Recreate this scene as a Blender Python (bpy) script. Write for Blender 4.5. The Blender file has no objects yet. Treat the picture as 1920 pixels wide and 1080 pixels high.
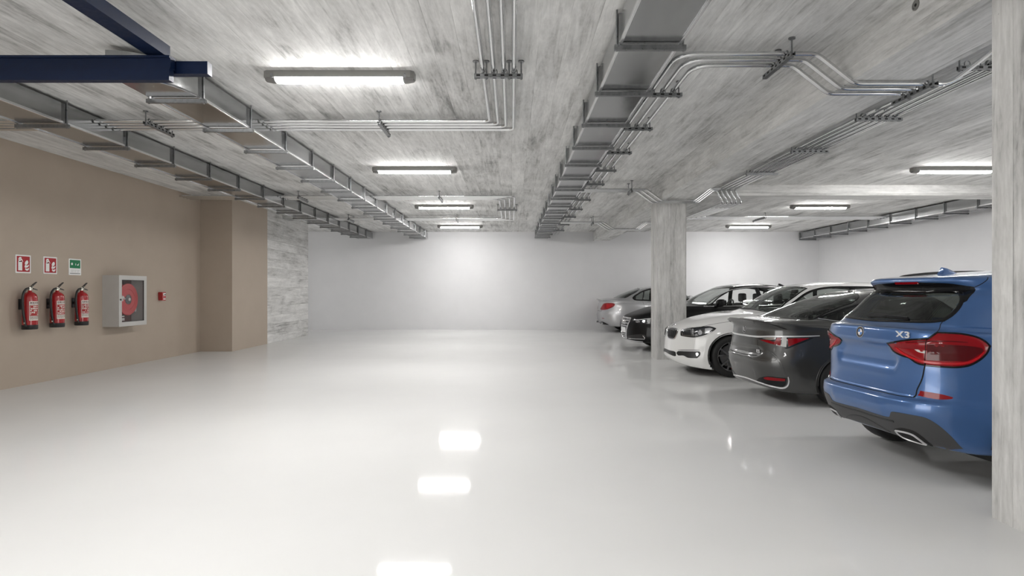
import bpy, bmesh, math, random
import numpy as np
from mathutils import Vector, Matrix
from mathutils.bvhtree import BVHTree
from mathutils.geometry import delaunay_2d_cdt

random.seed(7)
SC = bpy.context.scene
COL = SC.collection
PI = math.pi

# ------------------------------------------------------------------ object helpers
def link(name, me, mat=None, parent=None):
    o = bpy.data.objects.new(name, me)
    COL.objects.link(o)
    if mat is not None and me is not None and not me.materials:
        me.materials.append(mat)
    if parent is not None:
        o.parent = parent
    return o


def tag(o, label=None, cat=None, group=None, kind=None):
    if label: o['label'] = label
    if cat: o['category'] = cat
    if group: o['group'] = group
    if kind: o['kind'] = kind
    return o


def thing(name, label, cat, loc=(0, 0, 0), rotz=0.0, group=None, scale=1.0):
    o = bpy.data.objects.new(name, None)
    COL.objects.link(o)
    o.empty_display_size = 0.2
    o.location = loc
    o.rotation_euler = (0, 0, rotz)
    o.scale = (scale,) * 3
    return tag(o, label, cat, group)


def copy_tree(o, parent=None):
    c = o.copy()
    COL.objects.link(c)
    if parent is not None:
        c.parent = parent
    for ch in [x for x in bpy.data.objects if x.parent == o]:
        copy_tree(ch, c)
    return c


class MB:
    """collects shapes into one mesh"""
    def __init__(self):
        self.v = []
        self.f = []

    def add(self, vs, fs):
        n = len(self.v)
        self.v.extend([tuple(p) for p in vs])
        self.f.extend([tuple(i + n for i in q) for q in fs])
        return self

    def box(self, a, b, bevel=0.0):
        x0, y0, z0 = a
        x1, y1, z1 = b
        if bevel > 0:
            bm = bmesh.new()
            bmesh.ops.create_cube(bm, size=1.0)
            for q in bm.verts:
                q.co = ((x0 + x1) / 2 + q.co.x * (x1 - x0), (y0 + y1) / 2 + q.co.y * (y1 - y0), (z0 + z1) / 2 + q.co.z * (z1 - z0))
            bmesh.ops.bevel(bm, geom=list(bm.edges), offset=bevel, segments=2, affect='EDGES', profile=0.6)
            bm.verts.index_update()
            self.add([q.co.copy() for q in bm.verts], [[q.index for q in f.verts] for f in bm.faces])
            bm.free()
            return self
        vs = [(x0, y0, z0), (x1, y0, z0), (x1, y1, z0), (x0, y1, z0), (x0, y0, z1), (x1, y0, z1), (x1, y1, z1), (x0, y1, z1)]
        fs = [(0, 3, 2, 1), (4, 5, 6, 7), (0, 1, 5, 4), (1, 2, 6, 5), (2, 3, 7, 6), (3, 0, 4, 7)]
        return self.add(vs, fs)

    def prism(self, poly, z0, z1, axis='z'):
        """poly: counter-clockwise list of 2D points, extruded along axis"""
        def p3(p, h):
            if axis == 'z': return (p[0], p[1], h)
            if axis == 'y': return (p[0], h, p[1])
            return (h, p[0], p[1])
        n = len(poly)
        vs = [p3(p, z0) for p in poly] + [p3(p, z1) for p in poly]
        fs = [tuple(range(n))[::-1], tuple(range(n, 2 * n))]
        fs += [(i, (i + 1) % n, n + (i + 1) % n, n + i) for i in range(n)]
        return self.add(vs, fs)

    def tube(self, pts, r, n=10, closed=False, caps=True):
        pts = [Vector(p) for p in pts]
        m = len(pts)
        rs = r if isinstance(r, (list, tuple)) else [r] * m
        up = None
        rings = []
        for i in range(m):
            if closed:
                d = (pts[(i + 1) % m] - pts[i - 1])
            else:
                d = pts[min(i + 1, m - 1)] - pts[max(i - 1, 0)]
            d.normalize()
            if up is None:
                up = Vector((0, 0, 1)) if abs(d.z) < 0.9 else Vector((1, 0, 0))
            a = d.cross(up)
            a.normalize()
            b = a.cross(d)
            b.normalize()
            up = b
            rings.append([pts[i] + a * (rs[i] * math.cos(2 * PI * k / n)) + b * (rs[i] * math.sin(2 * PI * k / n)) for k in range(n)])
        vs = [p for rg in rings for p in rg]
        fs = []
        for i in range(m if closed else m - 1):
            j = (i + 1) % m
            for k in range(n):
                fs.append((i * n + k, i * n + (k + 1) % n, j * n + (k + 1) % n, j * n + k))
        if caps and not closed:
            fs.append(tuple(range(n))[::-1])
            fs.append(tuple((m - 1) * n + k for k in range(n)))
        return self.add(vs, fs)

    def lathe(self, prof, n=32, axis='z', at=(0, 0, 0), caps=True):
        """prof: list of (radius, height); open profile turned about axis"""
        vs = []
        for (r, h) in prof:
            for k in range(n):
                c, s = r * math.cos(2 * PI * k / n), r * math.sin(2 * PI * k / n)
                p = (c, s, h) if axis == 'z' else ((s, h, c) if axis == 'y' else (h, c, s))
                vs.append((p[0] + at[0], p[1] + at[1], p[2] + at[2]))
        fs = []
        for i in range(len(prof) - 1):
            for k in range(n):
                fs.append((i * n + k, i * n + (k + 1) % n, (i + 1) * n + (k + 1) % n, (i + 1) * n + k))
        if caps and prof[0][0] > 1e-6: fs.append(tuple(range(n))[::-1])
        if caps and prof[-1][0] > 1e-6: fs.append(tuple((len(prof) - 1) * n + k for k in range(n)))
        return self.add(vs, fs)

    def build(self, name, mat, parent=None, smooth=False, angle=40):
        me = bpy.data.meshes.new(name)
        me.from_pydata(self.v, [], self.f)
        me.validate()
        me.update()
        if smooth:
            me.shade_smooth()
            try:
                me.set_sharp_from_angle(angle=math.radians(angle))
            except Exception:
                pass
        return link(name, me, mat, parent)


def round_path(pts, R, seg=6):
    """polyline with its corners rounded to radius R"""
    pts = [Vector(p) for p in pts]
    out = [pts[0]]
    for i in range(1, len(pts) - 1):
        a, p, b = pts[i - 1], pts[i], pts[i + 1]
        u, w = (a - p), (b - p)
        lu, lw = u.length, w.length
        u.normalize(); w.normalize()
        ang = u.angle(w)
        t = min(R / math.tan(ang / 2), lu * .49, lw * .49)
        p0, p1 = p + u * t, p + w * t
        for k in range(seg + 1):
            s = k / seg
            q = p0 * (1 - s) ** 2 + p * 2 * s * (1 - s) + p1 * s * s
            out.append(q)
    out.append(pts[-1])
    return out


def rrect(x0, y0, x1, y1, r, seg=5):
    out = []
    for cx_, cy_, a0 in ((x1 - r, y1 - r, 0), (x0 + r, y1 - r, 90), (x0 + r, y0 + r, 180), (x1 - r, y0 + r, 270)):
        for k in range(seg + 1):
            a = math.radians(a0 + 90 * k / seg)
            out.append((cx_ + r * math.cos(a), cy_ + r * math.sin(a)))
    return out


def text_mesh(body, size, depth, mat, parent, matrix, name='lettering', bold=0.0, spacing=1.0):
    cu = bpy.data.curves.new(name, 'FONT')
    cu.body = body
    cu.size = size
    cu.extrude = depth
    cu.offset = bold
    cu.space_character = spacing
    cu.align_x = 'CENTER'
    cu.align_y = 'CENTER'
    tmp = bpy.data.objects.new(name, cu)
    COL.objects.link(tmp)
    dg = bpy.context.evaluated_depsgraph_get()
    me = bpy.data.meshes.new_from_object(tmp.evaluated_get(dg))
    bpy.data.objects.remove(tmp)
    bpy.data.curves.remove(cu)
    me.transform(matrix)
    me.materials.clear()
    me.name = name
    return link(name, me, mat, parent)


# ------------------------------------------------------------------ materials
MATS = {}
def mat(name, color=(.5, .5, .5), rough=.5, metal=0.0, coat=0.0, emit=None, estr=0.0, spec=.5, ior=None, coat_rough=.03):
    if name in MATS: return MATS[name]
    m = bpy.data.materials.new(name)
    m.use_nodes = True
    b = m.node_tree.nodes['Principled BSDF']
    b.inputs['Base Color'].default_value = (*color, 1)
    b.inputs['Roughness'].default_value = rough
    b.inputs['Metallic'].default_value = metal
    b.inputs['Coat Weight'].default_value = coat
    b.inputs['Coat Roughness'].default_value = coat_rough
    b.inputs['Specular IOR Level'].default_value = spec
    if emit is not None:
        b.inputs['Emission Color'].default_value = (*emit, 1)
        b.inputs['Emission Strength'].default_value = estr
    MATS[name] = m
    return m


class NT:
    def __init__(self, m):
        self.t = m.node_tree
        self.b = self.t.nodes.get('Principled BSDF')
    def n(self, typ, **kw):
        nd = self.t.nodes.new(typ)
        for k, v in kw.items():
            if k.startswith('i_'):
                key = k[2:]
                key = int(key) if key.isdigit() else key.replace('_', ' ')
                if hasattr(v, 'node') or isinstance(v, bpy.types.NodeSocket):
                    self.t.links.new(v, nd.inputs[key])
                else:
                    nd.inputs[key].default_value = v
            else:
                setattr(nd, k, v)
        return nd
    def math(self, op, a, b=0.0, clamp=False):
        nd = self.t.nodes.new('ShaderNodeMath')
        nd.operation = op
        nd.use_clamp = clamp
        for i, v in enumerate((a, b)):
            if isinstance(v, bpy.types.NodeSocket): self.t.links.new(v, nd.inputs[i])
            else: nd.inputs[i].default_value = v
        return nd.outputs[0]
    def ramp(self, fac, stops):
        nd = self.t.nodes.new('ShaderNodeValToRGB')
        cr = nd.color_ramp
        while len(cr.elements) < len(stops): cr.elements.new(.5)
        for e, (p, c) in zip(cr.elements, stops):
            e.position = p
            e.color = (*c, 1) if len(c) == 3 else c
        self.t.links.new(fac, nd.inputs[0])
        return nd.outputs[0]
    def link(self, a, b):
        self.t.links.new(a, b)


def board_concrete(name, along, across, board=.17, lo=(.25, .248, .24), hi=(.80, .797, .785), seam=.30, bump=.22, contrast=1.0):
    """fair-faced concrete cast against sawn boards that run along one axis"""
    m = bpy.data.materials.new(name)
    m.use_nodes = True
    T = NT(m)
    co = T.n('ShaderNodeTexCoord').outputs['Object']
    sep = T.n('ShaderNodeSeparateXYZ', i_0=co)
    ax = {'x': sep.outputs[0], 'y': sep.outputs[1], 'z': sep.outputs[2]}
    a = ax[along]
    b = ax[across[0]]
    for q in across[1:]:
        b = T.math('ADD', b, ax[q])
    u = T.math('DIVIDE', b, board)
    idx = T.math('FLOOR', u)
    fr = T.math('FRACT', u)
    wn = T.n('ShaderNodeTexWhiteNoise', noise_dimensions='1D', i_W=idx)
    rnd = wn.outputs['Value']
    aoff = T.math('ADD', a, T.math('MULTIPLY', rnd, 37.0))
    def noise(sa, sb, detail, rough=.6, dist=0.0, src=aoff):
        v = T.n('ShaderNodeCombineXYZ', i_0=T.math('MULTIPLY', src, sa), i_1=T.math('MULTIPLY', b, sb), i_2=T.math('MULTIPLY', rnd, 9.0))
        return T.n('ShaderNodeTexNoise', i_Vector=v.outputs[0], i_Scale=1.0, i_Detail=detail, i_Roughness=rough, i_Distortion=dist).outputs['Fac']
    grain = noise(1.5, 17.0, 5.0, .62, .9)
    streak = noise(.5, 6.0, 4.0, .6, .5)
    blot = noise(.7, 1.2, 6.0, .62, .8, a)
    fine = noise(9.0, 34.0, 3.0, .7)
    s = T.math('ADD', T.math('MULTIPLY', grain, .35), T.math('MULTIPLY', streak, .26))
    s = T.math('ADD', s, T.math('MULTIPLY', blot, .44))
    s = T.math('ADD', s, T.math('MULTIPLY', fine, .17))
    s = T.math('ADD', s, T.math('MULTIPLY', T.math('SUBTRACT', rnd, .5), .055))
    s = T.math('ADD', T.math('MULTIPLY', T.math('SUBTRACT', s, .61), 3.2 * contrast), .58)
    # seams between the boards, broken up along their length
    e = T.math('ABSOLUTE', T.math('SUBTRACT', fr, .5))
    sm = T.n('ShaderNodeMapRange', interpolation_type='SMOOTHSTEP', i_Value=e, i_1=.472, i_2=.5).outputs[0]
    brk = T.n('ShaderNodeMapRange', i_Value=noise(.9, .5, 3.0), i_1=.42, i_2=.62).outputs[0]
    smb = T.math('MULTIPLY', sm, brk)
    s = T.math('SUBTRACT', s, T.math('MULTIPLY', smb, seam))
    pit = T.n('ShaderNodeTexVoronoi', i_Vector=co, i_Scale=5.0).outputs['Distance']
    pt = T.n('ShaderNodeMapRange', i_Value=pit, i_1=.035, i_2=.02).outputs[0]
    s = T.math('SUBTRACT', s, T.math('MULTIPLY', pt, .35), True)
    mid = tuple((p * .42 + q * .58) for p, q in zip(lo, hi))
    c = T.ramp(s, [(0.02, lo), (.45, mid), (.98, hi)])
    T.link(c, T.b.inputs['Base Color'])
    T.b.inputs['Roughness'].default_value = .82
    T.b.inputs['Specular IOR Level'].default_value = .25
    h = T.math('SUBTRACT', T.math('ADD', T.math('MULTIPLY', grain, .6), T.math('MULTIPLY', rnd, .5)), T.math('MULTIPLY', sm, .7))
    bp = T.n('ShaderNodeBump', i_Strength=bump, i_Distance=.01, i_Height=h)
    T.link(bp.outputs[0], T.b.inputs['Normal'])
    return m


def noise_mat(name, c0, c1, scale=3.0, rough=.5, rough_var=0.0, bump=0.0, stretch=(1, 1, 1), metal=0.0, detail=5.0, spec=.5, coat=0.0):
    m = bpy.data.materials.new(name)
    m.use_nodes = True
    T = NT(m)
    co = T.n('ShaderNodeTexCoord').outputs['Object']
    mp = T.n('ShaderNodeMapping', i_Vector=co)
    mp.inputs['Scale'].default_value = stretch
    f = T.n('ShaderNodeTexNoise', i_Vector=mp.outputs[0], i_Scale=scale, i_Detail=detail, i_Roughness=.6).outputs['Fac']
    T.link(T.ramp(f, [(.3, c0), (.7, c1)]), T.b.inputs['Base Color'])
    r = T.n('ShaderNodeMapRange', i_Value=f, i_1=.3, i_2=.7, i_3=rough - rough_var, i_4=rough + rough_var)
    T.link(r.outputs[0], T.b.inputs['Roughness'])
    T.b.inputs['Metallic'].default_value = metal
    T.b.inputs['Specular IOR Level'].default_value = spec
    T.b.inputs['Coat Weight'].default_value = coat
    if bump:
        bp = T.n('ShaderNodeBump', i_Strength=bump, i_Distance=.004, i_Height=f)
        T.link(bp.outputs[0], T.b.inputs['Normal'])
    return m


def glass_mat(name, tint, through, rough=.01, ior=1.52):
    """tinted pane: lets part of the light straight through and mirrors the rest at grazing angles"""
    m = bpy.data.materials.new(name)
    m.use_nodes = True
    t = m.node_tree
    t.nodes.clear()
    out = t.nodes.new('ShaderNodeOutputMaterial')
    tr = t.nodes.new('ShaderNodeBsdfTransparent')
    tr.inputs[0].default_value = tuple(c * through for c in tint) + (1,)
    gl = t.nodes.new('ShaderNodeBsdfGlossy')
    gl.inputs['Roughness'].default_value = rough
    gl.inputs['Color'].default_value = (.95, .97, .96, 1)
    fr = t.nodes.new('ShaderNodeFresnel')
    fr.inputs['IOR'].default_value = ior
    ge = t.nodes.new('ShaderNodeNewGeometry')
    # the inner side of the pane mirrors as weakly as the outer one
    mx0 = t.nodes.new('ShaderNodeMix')
    mx0.data_type = 'FLOAT'
    t.links.new(ge.outputs['Backfacing'], mx0.inputs[0])
    t.links.new(fr.outputs[0], mx0.inputs[2])
    mx0.inputs[3].default_value = .06
    mx = t.nodes.new('ShaderNodeMixShader')
    t.links.new(mx0.outputs[0], mx.inputs[0])
    t.links.new(tr.outputs[0], mx.inputs[1])
    t.links.new(gl.outputs[0], mx.inputs[2])
    t.links.new(mx.outputs[0], out.inputs[0])
    return m


M = {}
M['ceiling'] = board_concrete('ceiling concrete', 'y', 'x', board=.24, contrast=1.0)
M['beam'] = board_concrete('beam concrete', 'y', 'xz', board=.21)
M['cross'] = board_concrete('cross beam concrete', 'x', 'yz', board=.21)
M['column'] = board_concrete('column concrete', 'z', 'xy', board=.32, lo=(.22, .217, .21), hi=(.66, .655, .64), contrast=1.15, bump=.35)
M['wallconc'] = board_concrete('wall concrete', 'y', 'z', board=.26, lo=(.26, .255, .245), hi=(.78, .775, .76), seam=.7, contrast=1.05)
M['wallfront'] = board_concrete('end wall concrete', 'x', 'z', board=.26, lo=(.12, .118, .11), hi=(.42, .415, .40))  # unseen wall, its tone kept dark so less light bounces forward
M['tan'] = noise_mat('taupe wall paint', (.43, .36, .292), (.455, .385, .315), 2.0, .62, .05, .06, spec=.3)
M['white'] = noise_mat('white wall paint', (.68, .68, .69), (.71, .71, .72), 1.5, .6, .05, .04, spec=.3)
M['floor'] = noise_mat('white epoxy floor', (.715, .715, .71), (.74, .74, .735), .7, .07, .012, .0, spec=.016)
M['galv'] = noise_mat('galvanized sheet', (.36, .365, .37), (.46, .465, .47), 3.0, .18, .05, .0, (1, .25, 1), 1.0)
M['strut'] = noise_mat('zinc strut', (.20, .205, .21), (.30, .305, .31), 30.0, .34, .08, .0, (1, 1, 1), 1.0)
M['pipe'] = mat('polished steel conduit', (.70, .705, .71), .08, 1.0)
M['fold_highlight'] = mat('duct edge highlight', (.80, .80, .81), .2, 1.0)
M['navy'] = noise_mat('navy steel paint', (.001, .006, .026), (.0018, .009, .034), 20.0, .45, .06, spec=.2)
M['black'] = mat('black plastic', (.012, .012, .013), .38)
M['hole'] = mat('dark slot', (.008, .008, .008), .8)
M['lamp_body'] = mat('grey lamp housing', (.20, .195, .185), .4)
M['lamp_cap'] = mat('clear lamp end', (.16, .155, .15), .25)
M['chrome'] = mat('chrome', (.78, .78, .79), .08, 1.0)
# ------------------------------------------------------------------ the garage itself
K = 1.2203          # one unit of the survey below in metres
CAMZ = 1.44
CEIL = 3.673
XL, XR, YB, YF = -7.444, 11.52, 22.65, -7.0     # side walls, end wall, wall behind the viewer

def kp(x, y, z):
    """survey units (z measured from eye level) to metres"""
    return (x * K, y * K, CAMZ + z * K)

S = lambda o: tag(o, kind='structure')
S(MB().box((XL - 2, YF - .3, -.3), (XR + .3, YB + .3, 0)).build('floor', M['floor']))
S(MB().box((XL - 2, YF - .3, CEIL), (XR + .3, YB + .3, CEIL + .3)).build('ceiling', M['ceiling']))
# the taupe wall stops short: an unseen opening added to let daylight in
YO = 1.2
S(MB().box((XL - .4, YO, 0), (XL, 16.474, CEIL)).build('wall_left', M['tan']))
S(MB().box((XL, 14.40, 0), (-6.687, 16.474, CEIL)).build('wall_left_pilaster', M['tan']))
S(MB().box((XL - .4, 16.474, 0), (-6.687, 19.77, CEIL)).build('wall_left_concrete', M['wallconc']))
S(MB().box((XL - 2, 19.77, 0), (XL - .9, YB, CEIL)).build('wall_left_end', M['white']))
S(MB().box((XL - 2, YB, 0), (XR + .3, YB + .3, CEIL)).build('wall_back', M['white']))
S(MB().box((XR, 3.0, 0), (XR + .3, YB, CEIL)).build('wall_right', M['white']))   # stops short as well, another unseen opening added for daylight
S(MB().box((XL, YF - .3, 0), (XR, YF, CEIL)).build('wall_front', M['wallfront']))
CX0, CX1 = 3.05, 3.665
S(MB().box((CX0, 12.67, 0), (CX1, 13.22, 3.332)).build('column_middle', M['column']))
S(MB().box((CX0, 3.20, 0), (CX1, 3.83, 3.332)).build('column_front', M['column']))
S(MB().box((CX0, YF, 3.332), (CX1, YB, CEIL)).build('beam_along', M['beam']))
S(MB().box((CX1, 12.67, 3.453), (XR, 13.22, CEIL)).build('beam_across', M['cross']))

# ------------------------------------------------------------------ strip lights
M['tube_on'] = mat('lit diffuser', (.9, .9, .9), .3, emit=(1.0, .985, .965), estr=64.0)

def make_light():
    r = thing('strip_light', 'x', 'ceiling light')
    L, W = 1.525, .165
    h = MB()
    # housing: shallow tray with tapered ends
    o = [(-L / 2, -W / 2 + .03), (-L / 2 + .035, -W / 2), (L / 2 - .035, -W / 2), (L / 2, -W / 2 + .03), (L / 2, W / 2 - .03), (L / 2 - .035, W / 2), (-L / 2 + .035, W / 2), (-L / 2, W / 2 - .03)]
    h.prism(o, -.066, 0)
    h.build('housing', M['lamp_body'], r)
    d = MB()
    prof = [(-W / 2 + .012, -.066)] + [(-(W / 2 - .016) * math.cos(a), -.068 - .034 * math.sin(a) ** .7) for a in [PI * k / 10 for k in range(1, 10)]] + [(W / 2 - .012, -.066)]
    d.prism([(y, z) for y, z in prof], -L / 2 + .115, L / 2 - .115, 'x')
    d.build('diffuser', M['tube_on'], r, True, 50)
    for s in (-1, 1):
        c = MB()
        x0, x1 = sorted((s * (L / 2 - .114), s * (L / 2 - .008)))
        n = 6
        for k in range(n):
            t0, t1 = k / n, (k + 1) / n
            f = lambda t: 1 - .5 * max(0, (t if s > 0 else 1 - t) - .25) ** 1.5
            vs = []
            for t in (t0, t1):
                x = x0 + (x1 - x0) * t
                vs += [(x, y * f(t), -.066 + (z + .066) * f(t)) for y, z in prof]
            m_ = len(prof)
            fs = [(i, i + 1, m_ + i + 1, m_ + i) for i in range(m_ - 1)]
            if k == 0: fs.append(tuple(range(m_)))
            if k == n - 1: fs.append(tuple(range(m_, 2 * m_))[::-1])
            c.add(vs, fs)
        c.build('end_cap', M['lamp_cap'], r, True, 50)
        for y in (-W / 2 - .004, W / 2 - .006):
            MB().box((s * (L / 2 - .09) - .012, y, -.075), (s * (L / 2 - .09) + .012, y + .01, -.03)).build('clip', M['strut'], r)
    return r

light0 = make_light()
first = True
ROWS = [(-1.757, ['first and largest of the row above the open floor', 'second of the row above the open floor, between conduit runs',
                  'third of the row above the open floor, inside the conduit loop', 'last of the row above the open floor, near the end wall']),
        (7.99, [None, 'above the parked cars, partly behind the front column',
                'above the parked cars, just beyond the cross beam', 'above the parked cars, closest to the end wall'])]
for x, names in ROWS:
    for k in range(-2, 4):
        if x > 0 and k < 0:
            continue
        y = 6.17 + 4.735 * k
        o = light0 if first else copy_tree(light0)
        first = False
        o.location = (x, y, CEIL)
        nm = names[k] if k >= 0 else None
        if nm:
            tag(o, 'lit white strip light, ' + nm, 'ceiling light', 'ceiling strip lights')
        else:
            tag(o, 'lit strip light on the ceiling behind the viewer', 'ceiling light', 'ceiling strip lights out of view')

# ------------------------------------------------------------------ ventilation ducts
def rail_hanger(x0, x1, y, zb, parent, zt=CEIL):
    """strut bar under a duct carried by a threaded rod at each side"""
    w = .038
    hb = MB()
    hb.box((x0 - .05, y - w / 2, zb - .042), (x1 + .05, y + w / 2, zb - .002))
    b = hb.build('hanger_bar', M['strut'], parent)
    for x in (x0 - .028, x1 + .028):
        MB().tube([(x, y, zb - .05), (x, y, zt)], .008, 8).build('hanger_rod', M['strut'], b, True)
    return b


def flange(x0, x1, y, z0, z1, parent):
    f = MB()
    t, d = .02, .028
    f.box((x0 - t, y - d, z0 - t * .1), (x0, y + d, z1))
    f.box((x1, y - d, z0 - t * .1), (x1 + t, y + d, z1))
    f.box((x0 - t, y - d * .5, z0 - .004), (x1 + t, y + d * .5, z0 + .002))
    return f.build('joint_flange', M['galv'], parent)


def duct(label, x0, x1, y0, y1, ys, z0, z1, elbow=False):
    r = thing('ventilation_duct', label, 'duct', ((x0 + x1) / 2, y1, z0))
    inv = Matrix.Translation(Vector(r.location) * -1)
    ed = [y0] + [y for y in ys if y0 < y < y1] + [y1]
    for a, b in zip(ed[:-1], ed[1:]):
        s = MB()
        g = .004
        s.box((x0, a + g, z0), (x1, b - g, z1), .004)
        s.build('duct_section', M['galv'], r)
    # folded bottom edges, in a paler metal that paints in their highlight
    for x in (x0, x1):
        MB().box((x - .012, y0, z0 - .012), (x + .012, y1, z0 + .016), .004).build('edge_fold', M['fold_highlight'], r)
    for y in ys:
        if y0 - .01 <= y <= y1:
            flange(x0, x1, y, z0, z1, r)
            rail_hanger(x0, x1, y, z0 - .012, r)
    for o in [c for c in bpy.data.objects if c.parent == r]:
        o.data.transform(inv)
        for q in [c for c in bpy.data.objects if c.parent == o]:
            q.data.transform(inv)
    return r, inv

DZ0, DZ1 = CAMZ + 1.61 * K, CAMZ + 1.80 * K
ysA = [k * .915 * K + 5.78 * K for k in range(-6, 15)]
ysB = [k * .915 * K + 5.02 * K for k in range(0, 15)]
ysC = [k * .92 * K + 4.84 * K for k in range(-6, 15)]
ysD = sorted(18.45 * K - k * .88 * K for k in range(0, 20))
DA = (-4.72 * K, -4.29 * K); DB = (-3.0 * K, -2.59 * K); DC = (.705 * K, 1.09 * K); DD = (8.83 * K, 9.27 * K)
duct('long galvanized ventilation duct nearest the taupe wall, running to the end wall', DA[0], DA[1], -3.0, YB, ysA, DZ0, DZ1)
rB, invB = duct('galvanized ventilation duct that starts in an elbow behind the navy steel beam', DB[0], DB[1], 5.0 * K, YB, ysB, DZ0, DZ1)
duct('galvanized ventilation duct with three conduits along its side, over the open floor', DC[0], DC[1], -3.0, YB, ysC, DZ0, DZ1)
duct('galvanized ventilation duct along the white wall above the parked cars', DD[0], DD[1], -3.0, YB, ysD, DZ0, DZ1)
# elbow that turns the second duct towards the taupe wall
el = MB()
xc, yc, R = DB[0] - .02, 5.0 * K, (DB[1] - DB[0]) + .02
arc = [(xc + R * math.cos(a), yc - R * 1.25 * math.sin(a)) for a in [PI / 2 * k / 14 for k in range(15)]]
el.prism([(xc, yc)] + arc[::-1], DZ0, DZ1 - .012)
e = el.build('duct_elbow', M['galv'], rB, True, 30)
e.data.transform(invB)
el = MB()
el.tube([(p[0], p[1], DZ0) for p in arc], .012, 8)
e2 = el.build('elbow_seam', M['galv'], e, True)
e2.data.transform(invB)

# ------------------------------------------------------------------ navy steel track frame
nv = thing('steel_track_frame', 'navy blue steel beam frame hung below the ceiling beside the duct elbow', 'steel frame', (-2.45 * K, 4.2 * K, CAMZ + 1.5 * K))
iv = Matrix.Translation(Vector(nv.location) * -1)
y0 = 4.95
Q = 4.95 / (4.2 * K)          # same view, kept clear of the ducts above it
zt, zb = CAMZ + 1.647 * K * Q, CAMZ + 1.472 * K * Q
zm = zb + (zt - zb) * .5
t = MB()
t.box((XL, y0, zb), (-2.39 * K * Q, y0 + .07, zm - .008))
t.box((XL, y0 + .012, zm - .008), (-2.39 * K * Q, y0 + .06, zm + .008))
t.box((XL, y0 + .02, zm + .008), (-2.39 * K * Q, y0 + .09, zt - .02))
t.box((XL, y0 + .004, zt - .02), (-2.39 * K * Q, y0 + .10, zt))
a = t.build('cross_beam', M['navy'], nv)
t = MB()
t.box((-2.7 * K * Q, y0 + .11, zt - .115), (-2.17 * K * Q, y0 + .19, zt - .01))
b = t.build('end_plate', M['navy'], nv)
t = MB()
zz = CAMZ + 1.655 * K * Q
t.box((-2.56 * K * Q, -2.5, zz), (-2.43 * K * Q, y0 + .10, zz + .05))
t.box((-2.56 * K * Q, -2.5, zz + .05), (-2.535 * K * Q, y0 + .10, zz + .10))
t.box((-2.455 * K * Q, -2.5, zz + .05), (-2.43 * K * Q, y0 + .10, zz + .10))
c = t.build('track_rail', M['navy'], nv)
hg = []
for y in (-1.8, .9, 3.4):
    hg.append(MB().box((-2.52 * K * Q, y - .02, zz + .05), (-2.47 * K * Q, y + .02, CEIL)).build('rail_hanger', M['navy'], nv))
for o in [a, b, c] + hg:
    o.data.transform(iv)

# ------------------------------------------------------------------ conduits
PR = .0225
def pipe(label, group, pts, R=.11, r=PR, couplings=(), runs=None):
    """one conduit; runs: several separate visible lengths of the same conduit"""
    runs = runs or [pts]
    allp = [Vector(p) for q in runs for p in q]
    root = thing('conduit_pipe', label, 'pipe', tuple(allp[0]), 0, group)
    inv = Matrix.Translation(Vector(root.location) * -1)
    m = MB()
    for q in runs:
        m.tube(round_path(q, R), r, 10)
    o = m.build('pipe_length', M['pipe'], root, True, 60)
    o.data.transform(inv)
    for p, d in couplings:
        p = Vector(p); d = Vector(d)
        q = MB().tube([p - d * .035, p + d * .035], r * 1.28, 10).build('coupling', M['pipe'], root, True, 60)
        q.data.transform(inv)
    return root


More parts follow.
